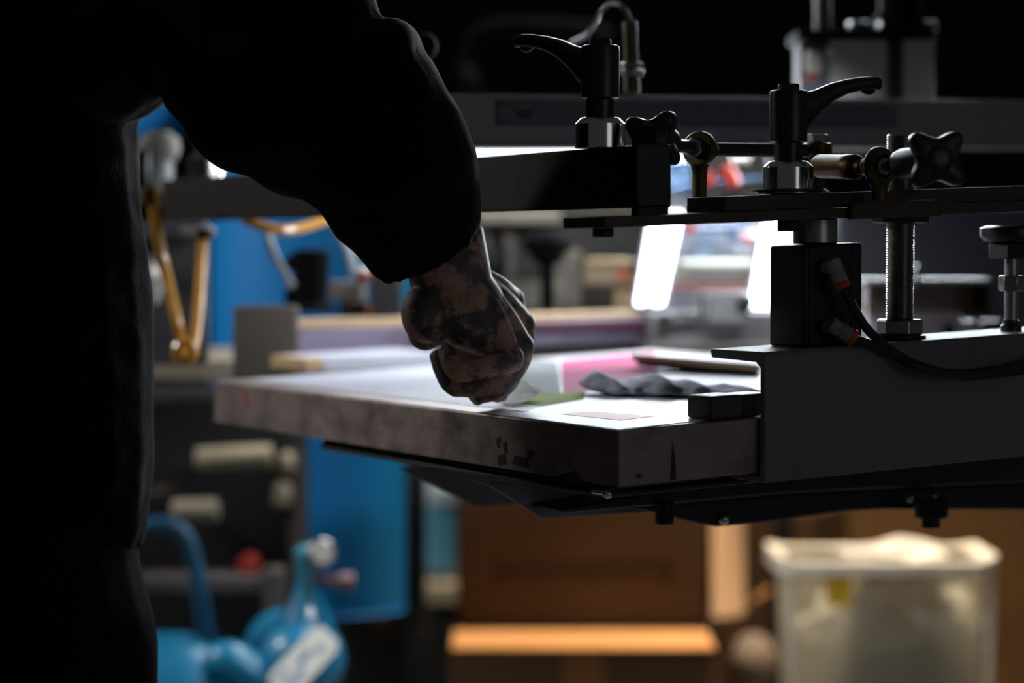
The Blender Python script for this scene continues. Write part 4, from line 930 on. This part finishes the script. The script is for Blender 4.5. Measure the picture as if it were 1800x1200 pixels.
mb = MB(); mb.tube([P(372, 1172, Yk - .01), P(400, 1160, Yk - .02), P(440, 1185, Yk - .02), P(500, 1235, Yk - .02)], [.02, .026, .028, .02], 16); part('tank_flank', mb, cb, ac)
for dx in (-.16, .0):
    mb = MB(); q = tc + V((dx - .03, .05, 0)); mb.cyl(V((q.x, q.y, .45)), V((q.x, q.y, q.z - .04)), .016); part('foot', mb, black_rubber, ac)
mb = MB(); mb.abox(tc.x - .36, tc.x + .1, tc.y - .1, tc.y + .11, .0, .448); 
solo('low_stand', mb, MATS['charcoal'], 'dark low stand under the blue air compressor', 'stand', bevel=.01)

# ================================================================== BOXES
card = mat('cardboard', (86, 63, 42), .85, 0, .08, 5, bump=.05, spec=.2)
card2 = mat('cardboard_lit', (186, 132, 80), .85, 0, .08, 6, spec=.2)  # lit copy of the cardboard, lighter to stand for lamp light on flaps
zf = P(0, 1102, 3.9).z; x0 = P(802, 1100, 3.9).x; x1 = P(1250, 1100, 3.9).x
bxl = thing('cardboard_box', 'lower large brown cardboard box with a lit top edge, carrying the printed box', 'box', ((x0 + x1) / 2, 3.9, 0), 'cardboard boxes')
xl0 = P(790, 1145, 3.68).x; xl1 = P(1262, 1145, 3.68).x
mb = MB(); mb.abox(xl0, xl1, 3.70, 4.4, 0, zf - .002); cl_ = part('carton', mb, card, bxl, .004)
mb = MB(); mb.abox(xl0 + .003, xl1 - .003, 3.69, 3.86, zf - .002, zf + .001); part('flap', mb, card2, cl_, .001)  # lighter strip paints the light falling on the box top
mb = MB(); mb.abox((xl0 + xl1) / 2 - .03, (xl0 + xl1) / 2 + .03, 3.6985, 3.70, .0, zf - .01); part('packing_tape', mb, mat('brown_tape', (120, 78, 42), .35), cl_)
bxu = thing('cardboard_box', 'large brown cardboard box with one dark printed word, under the press', 'box', ((x0 + x1) / 2, 4.1, zf + .002), 'cardboard boxes')
xu0 = P(803, 1000, 3.9).x; xu1 = P(1244, 1000, 3.9).x; zt2 = P(0, 800, 3.9).z
mb = MB(); mb.abox(xu0, xu1, 3.9, 4.35, zf + .002, zt2); cu_ = part('carton', mb, card, bxu, .005)
text_mesh('printed_word', 'promodoro', .062, V(((P(1026, 995, 3.9).x), 3.8995, P(1026, 995, 3.9).z)), V((1, 0, 0)), Z, ink, cu_, .0004)
mb = MB(); mb.abox((xu0 + xu1) / 2 - .03, (xu0 + xu1) / 2 + .03, 3.9, 4.35, zt2, zt2 + .001); part('packing_tape', mb, MATS['brown_tape'], cu_)
# third box right of it, with bent flap
b3 = thing('open_cardboard_box', 'open brown cardboard box with a bent flap between the printed box and the clear bin', 'box', P(1320, 1200, 4.2), 'cardboard boxes')
b3.location.z = 0; WLOC[b3.name] = V(b3.location)
def vbox(px0, px1, py0, Y0, Y1, z0=0, dep=.25):
    a = P(px0, py0, Y0); b = P(px1, py0, Y1); n = V((-(b.y - a.y), b.x - a.x, 0)).normalized() * dep; h_ = max(a.z, b.z); m_ = MB()
    d0 = V((a.x, a.y, z0)); d1 = V((b.x, b.y, z0)); m_.hexa([d0, d1, d1 + n, d0 + n] + [V((p.x, p.y, h_)) for p in (d0, d1, d1 + n, d0 + n)]); return m_
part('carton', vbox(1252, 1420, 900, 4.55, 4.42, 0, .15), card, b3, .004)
mb = MB(); mb.hexa([P(1252, 1088, 3.93), P(1308, 1080, 4.02), P(1309, 1080, 4.03), P(1253, 1088, 3.94), P(1252, 900, 4.12), P(1306, 900, 4.21), P(1307, 900, 4.22), P(1253, 900, 4.13)]); part('side_flap', mb, mat('cardboard_pale_lit', (176, 140, 104), .85, 0, .06, 6), b3, .001)  # side flap coloured paler than its carton for the light on it
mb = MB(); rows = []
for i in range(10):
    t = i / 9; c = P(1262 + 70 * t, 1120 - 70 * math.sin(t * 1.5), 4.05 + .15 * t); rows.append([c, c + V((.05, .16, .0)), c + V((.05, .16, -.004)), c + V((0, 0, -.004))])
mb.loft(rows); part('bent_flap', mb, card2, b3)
mb = MB(); mb.ell(P(1325, 1165, 4.0), V((.042, 0, 0)), V((0, .05, 0)), V((0, 0, .05))); solo('dusty_bag', mb, mat('dusty_grey', (112, 96, 82), .8), 'dusty grey bundle low between the boxes and the clear bin', 'bag')
b4 = vbox(1375, 1900, 872, 4.78, 4.78, 0, .4); solo('cardboard_box', b4, mat('cardboard_mid', (128, 92, 56), .85, 0, .08, 5, spec=.2), 'wide brown cardboard box standing behind the clear plastic bin', 'box', 'cardboard boxes', .006)
mb = MB(); mb.pbox(1358, 880, 1392, fl(4.0), 4.0, .03); solo('dark_upright', mb, black_paint, 'dark upright post left of the clear plastic bin', 'leg', bevel=.003)
bluish = thing('blue_tub', 'blurred pale blue tub between the dark post and the printed box', 'tub', P(770, 1010, 4.4))
mb = MB(); mb.lathe(P(772, 1000, 4.5), Z, [(.045, 0), (.055, .10), (.058, .17), (.05, .18)], 28); part('body', mb, mat('pale_blue_plastic', (80, 140, 165), .4), bluish)
mb = MB(); mb.lathe(P(772, 880, 4.5), Z, [(.06, 0), (.062, .03), (.05, .045)], 28); part('lid', mb, mat('pale_lid', (160, 180, 190), .4), bluish)
mb = MB(); mb.abox(P(738, 0, 4.4).x, P(812, 0, 4.4).x, 4.4, 4.62, P(0, 1062, 4.4).z, P(0, 1028, 4.4).z); solo('pale_shelf_board', mb, pale, 'pale shelf board under the blue tub', 'shelf', bevel=.004)
mb = MB(); mb.abox(P(700, 0, 4.4).x, P(800, 0, 4.4).x, 4.42, 4.62, 0, P(0, 1064, 4.4).z); solo('dark_cabinet', mb, MATS['charcoal'], 'dark cabinet under the pale shelf board', 'cabinet', bevel=.004)

# ================================================================== CLEAR BIN
clear = bpy.data.materials.new('milky_plastic'); clear.use_nodes = True
nt = clear.node_tree; nt.nodes.clear(); on = nt.nodes.new('ShaderNodeOutputMaterial'); m1 = nt.nodes.new('ShaderNodeMixShader'); m2 = nt.nodes.new('ShaderNodeMixShader')
tr_ = nt.nodes.new('ShaderNodeBsdfTransparent'); df = nt.nodes.new('ShaderNodeBsdfDiffuse'); tl_ = nt.nodes.new('ShaderNodeBsdfTranslucent'); m3 = nt.nodes.new('ShaderNodeMixShader'); gl = nt.nodes.new('ShaderNodeBsdfGlossy')
df.inputs['Color'].default_value = col(205, 198, 178); tl_.inputs['Color'].default_value = col(205, 198, 178); gl.inputs['Roughness'].default_value = .2
m3.inputs[0].default_value = .6; nt.links.new(df.outputs[0], m3.inputs[1]); nt.links.new(tl_.outputs[0], m3.inputs[2])
m1.inputs[0].default_value = .44; nt.links.new(tr_.outputs[0], m1.inputs[1]); nt.links.new(m3.outputs[0], m1.inputs[2])
m2.inputs[0].default_value = .05; nt.links.new(m1.outputs[0], m2.inputs[1]); nt.links.new(gl.outputs[0], m2.inputs[2]); nt.links.new(m2.outputs[0], on.inputs['Surface'])
rimm = mat('milky_rim', (214, 204, 184), .5, 0, .05, 10)
Yb = 3.35
def pt(px, Y, z): return V((P(px, 600, Y).x, Y, z))
zr = P(0, 996, Yb).z; zb_ = .002
bin_ = thing('plastic_bin', 'clear milky plastic bin with pale rim filled with bags at the lower right', 'bin', pt(1570, Yb + .14, zb_))
xA, xB = P(1372, 0, Yb).x, P(1768, 0, Yb).x; ix = .016; dY = .20
def rect(x0_, x1_, y0_, y1_, z, r=.02):
    o = []
    for cx2, cy2, a in ((x1_ - r, y1_ - r, 0), (x0_ + r, y1_ - r, 90), (x0_ + r, y0_ + r, 180), (x1_ - r, y0_ + r, 270)):
        for k in range(5): th = R(a + k * 22.5); o.append(V((cx2 + r * math.cos(th), cy2 + r * math.sin(th), z)))
    return o
mb = MB(); mb.loft([rect(xA + ix, xB - ix, Yb + .02, Yb + dY - .02, zr), rect(xA + .03, xB - .03, Yb + .03, Yb + dY - .03, zb_)], False)
mb.loft([rect(xA + ix + .002, xB - ix - .002, Yb + .022, Yb + dY - .022, zr), rect(xA + .032, xB - .032, Yb + .032, Yb + dY - .032, zb_ + .003)], False)
mb.b.faces.new([mb.b.verts.new(p) for p in rect(xA + .03, xB - .03, Yb + .03, Yb + dY - .03, zb_)])
part('tub', mb, clear, bin_)
mb = MB(); a_ = rect(xA, xB, Yb, Yb + dY, zr, .03); b_ = rect(xA + .02, xB - .02, Yb + .02, Yb + dY - .02, zr, .02)
lo = [p - Z * .012 for p in a_]; hi_ = [p + Z * .006 + Z * (.008 * max(0, abs(p.x - (xA + xB) / 2) / ((xB - xA) / 2) - .8) * 5) for p in a_]; hb = [p + Z * .006 for p in b_]; lb = [p - Z * .012 for p in b_]
mb.loft([lo, hi_, hb, lb, lo], False); part('rim', mb, rimm, bin_, .002)
for px in (1392, 1744):
    mb = MB(); mb.hexa([pt(px - 6, Yb + .012, zr - .01), pt(px + 7, Yb + .012, zr - .01), pt(px + 7, Yb + .03, zr - .01), pt(px - 6, Yb + .03, zr - .01)][:4] and [pt(px - 5 + (6 if px < 1500 else -6), Yb + .026, zb_), pt(px + 7 + (6 if px < 1500 else -6), Yb + .026, zb_), pt(px + 7 + (6 if px < 1500 else -6), Yb + .036, zb_), pt(px - 5 + (6 if px < 1500 else -6), Yb + .036, zb_), pt(px - 6, Yb + .014, zr - .01), pt(px + 7, Yb + .014, zr - .01), pt(px + 7, Yb + .026, zr - .01), pt(px - 6, Yb + .026, zr - .01)])
    part('corner_rib', mb, rimm, bin_, .002)
def lump(name, c, rx, ry, rz, m, lab, cat, seed, amp=.35, fr=1.6):
    mb = MB(); rings = []
    for i in range(19):
        th = math.pi * (.02 + .96 * i / 18); rr = []
        for j in range(32):
            ph = 2 * math.pi * j / 32; d = V((math.sin(th) * math.cos(ph), math.sin(th) * math.sin(ph), -math.cos(th)))
            w = 1 + amp * noise.noise(d * fr + V((seed, 0, 0))) + amp * .4 * noise.noise(d * fr * 3 + V((0, seed, 0)))
            rr.append(V(c) + V((d.x * rx * w, d.y * ry * w, d.z * rz * w)))
        rings.append(rr)
    mb.loft(rings); return solo(name, mb, m, lab, cat, sharp=70)
bagm = mat('white_bag', (206, 196, 180), .5, 0, .05, 12, spec=.5)
lump('white_plastic_bag', P(1570, 985, Yb + .07), .085, .060, .028, bagm, 'white plastic bag bulging over the front rim of the clear bin', 'bag', 3)
lump('pale_cloth_bundle', P(1495, 1100, Yb + .10), .075, .05, .045, mat('pale_bundle', (196, 190, 172), .7), 'pale bundle of cloth in the middle of the clear bin', 'cloth', 8)
lump('pale_cloth_bundle', P(1670, 1095, Yb + .10), .05, .05, .05, MATS['pale_bundle'], 'smaller pale bundle of cloth in the right half of the clear bin', 'cloth', 11)
lump('dark_cloth_bundle', P(1570, 1215, Yb + .10), .115, .055, .065, mat('dark_bundle', (62, 62, 66), .8), 'dark grey cloth filling the lower part of the clear bin', 'cloth', 5, .25)
mb = MB(); mb.pbox(1452, 1008, 1496, 1066, Yb + .012, .002); solo('yellow_label', mb, mat('yellow_paper', (222, 180, 40), .6), 'yellow square label on the upper left front of the clear bin', 'label')
mb = MB(); mb.pbox(1556, 1068, 1580, 1086, Yb + .05, .01); solo('reddish_scrap', mb, mat('rust_paper', (170, 92, 62), .6), 'small reddish scrap inside the clear bin', 'paper', bevel=.002)

# ================================================================== LIGHT
w = bpy.data.worlds.new('world'); bpy.context.scene.world = w; w.use_nodes = True
w.node_tree.nodes['Background'].inputs['Color'].default_value = (.86, .90, 1, 1); w.node_tree.nodes['Background'].inputs['Strength'].default_value = .034
def area(name, loc, target, sx, sy, power, color=(1, 1, 1), spread=180):
    l = bpy.data.lights.new(name, 'AREA'); l.shape = 'RECTANGLE'; l.size = sx; l.size_y = sy; l.energy = power; l.color = color; l.spread = R(spread)
    o = bpy.data.objects.new(name, l); C.objects.link(o); o.location = loc
    o.rotation_euler = (V(target) - V(loc)).to_track_quat('-Z', 'Y').to_euler(); return o
area('screen_fill_light', (.22, 3.08, 1.54), (.12, 2.3, .95), .8, .25, 12, (.86, .94, 1))  # unseen light added to brighten the screen mesh
area('room_lamp', (2.3, -.7, 1.5), (.35, 1.9, 1.02), 1.2, 1.0, 2.6, (1, .98, .97))
area('hand_rim_light', (.42, 3.04, 1.283), (.02, 1.95, 1.03), .5, .035, 9, (.84, .93, 1))  # added light hidden behind the rail, rims the hand from behind
_m = rA.lerp(rB, .47) + rn * .10; _m.z = 1.262
area('far_head_fill', _m, _m + rn * .6 + V((.07, 0, -.32)), .45, .03, 1.9, (.92, .96, 1), 130)  # added fill hidden behind the rail, brightens the far print head
area('ceiling_lamp_warm', (.55, 3.80, 2.9), (.5, 3.75, 0), 1.2, .3, 21, (1, .84, .64), 60)
area('ceiling_lamp_left', (-2.6, 2.95, 2.3), (-.35, 3.6, .8), .8, .4, 48, (1, .98, .95))
sc = bpy.context.scene
sc.view_settings.view_transform = 'Standard'; sc.view_settings.look = 'None'; sc.view_settings.exposure = 0; sc.view_settings.gamma = 1; sc.view_settings.use_curve_mapping = False
sc.cycles.use_denoising = True
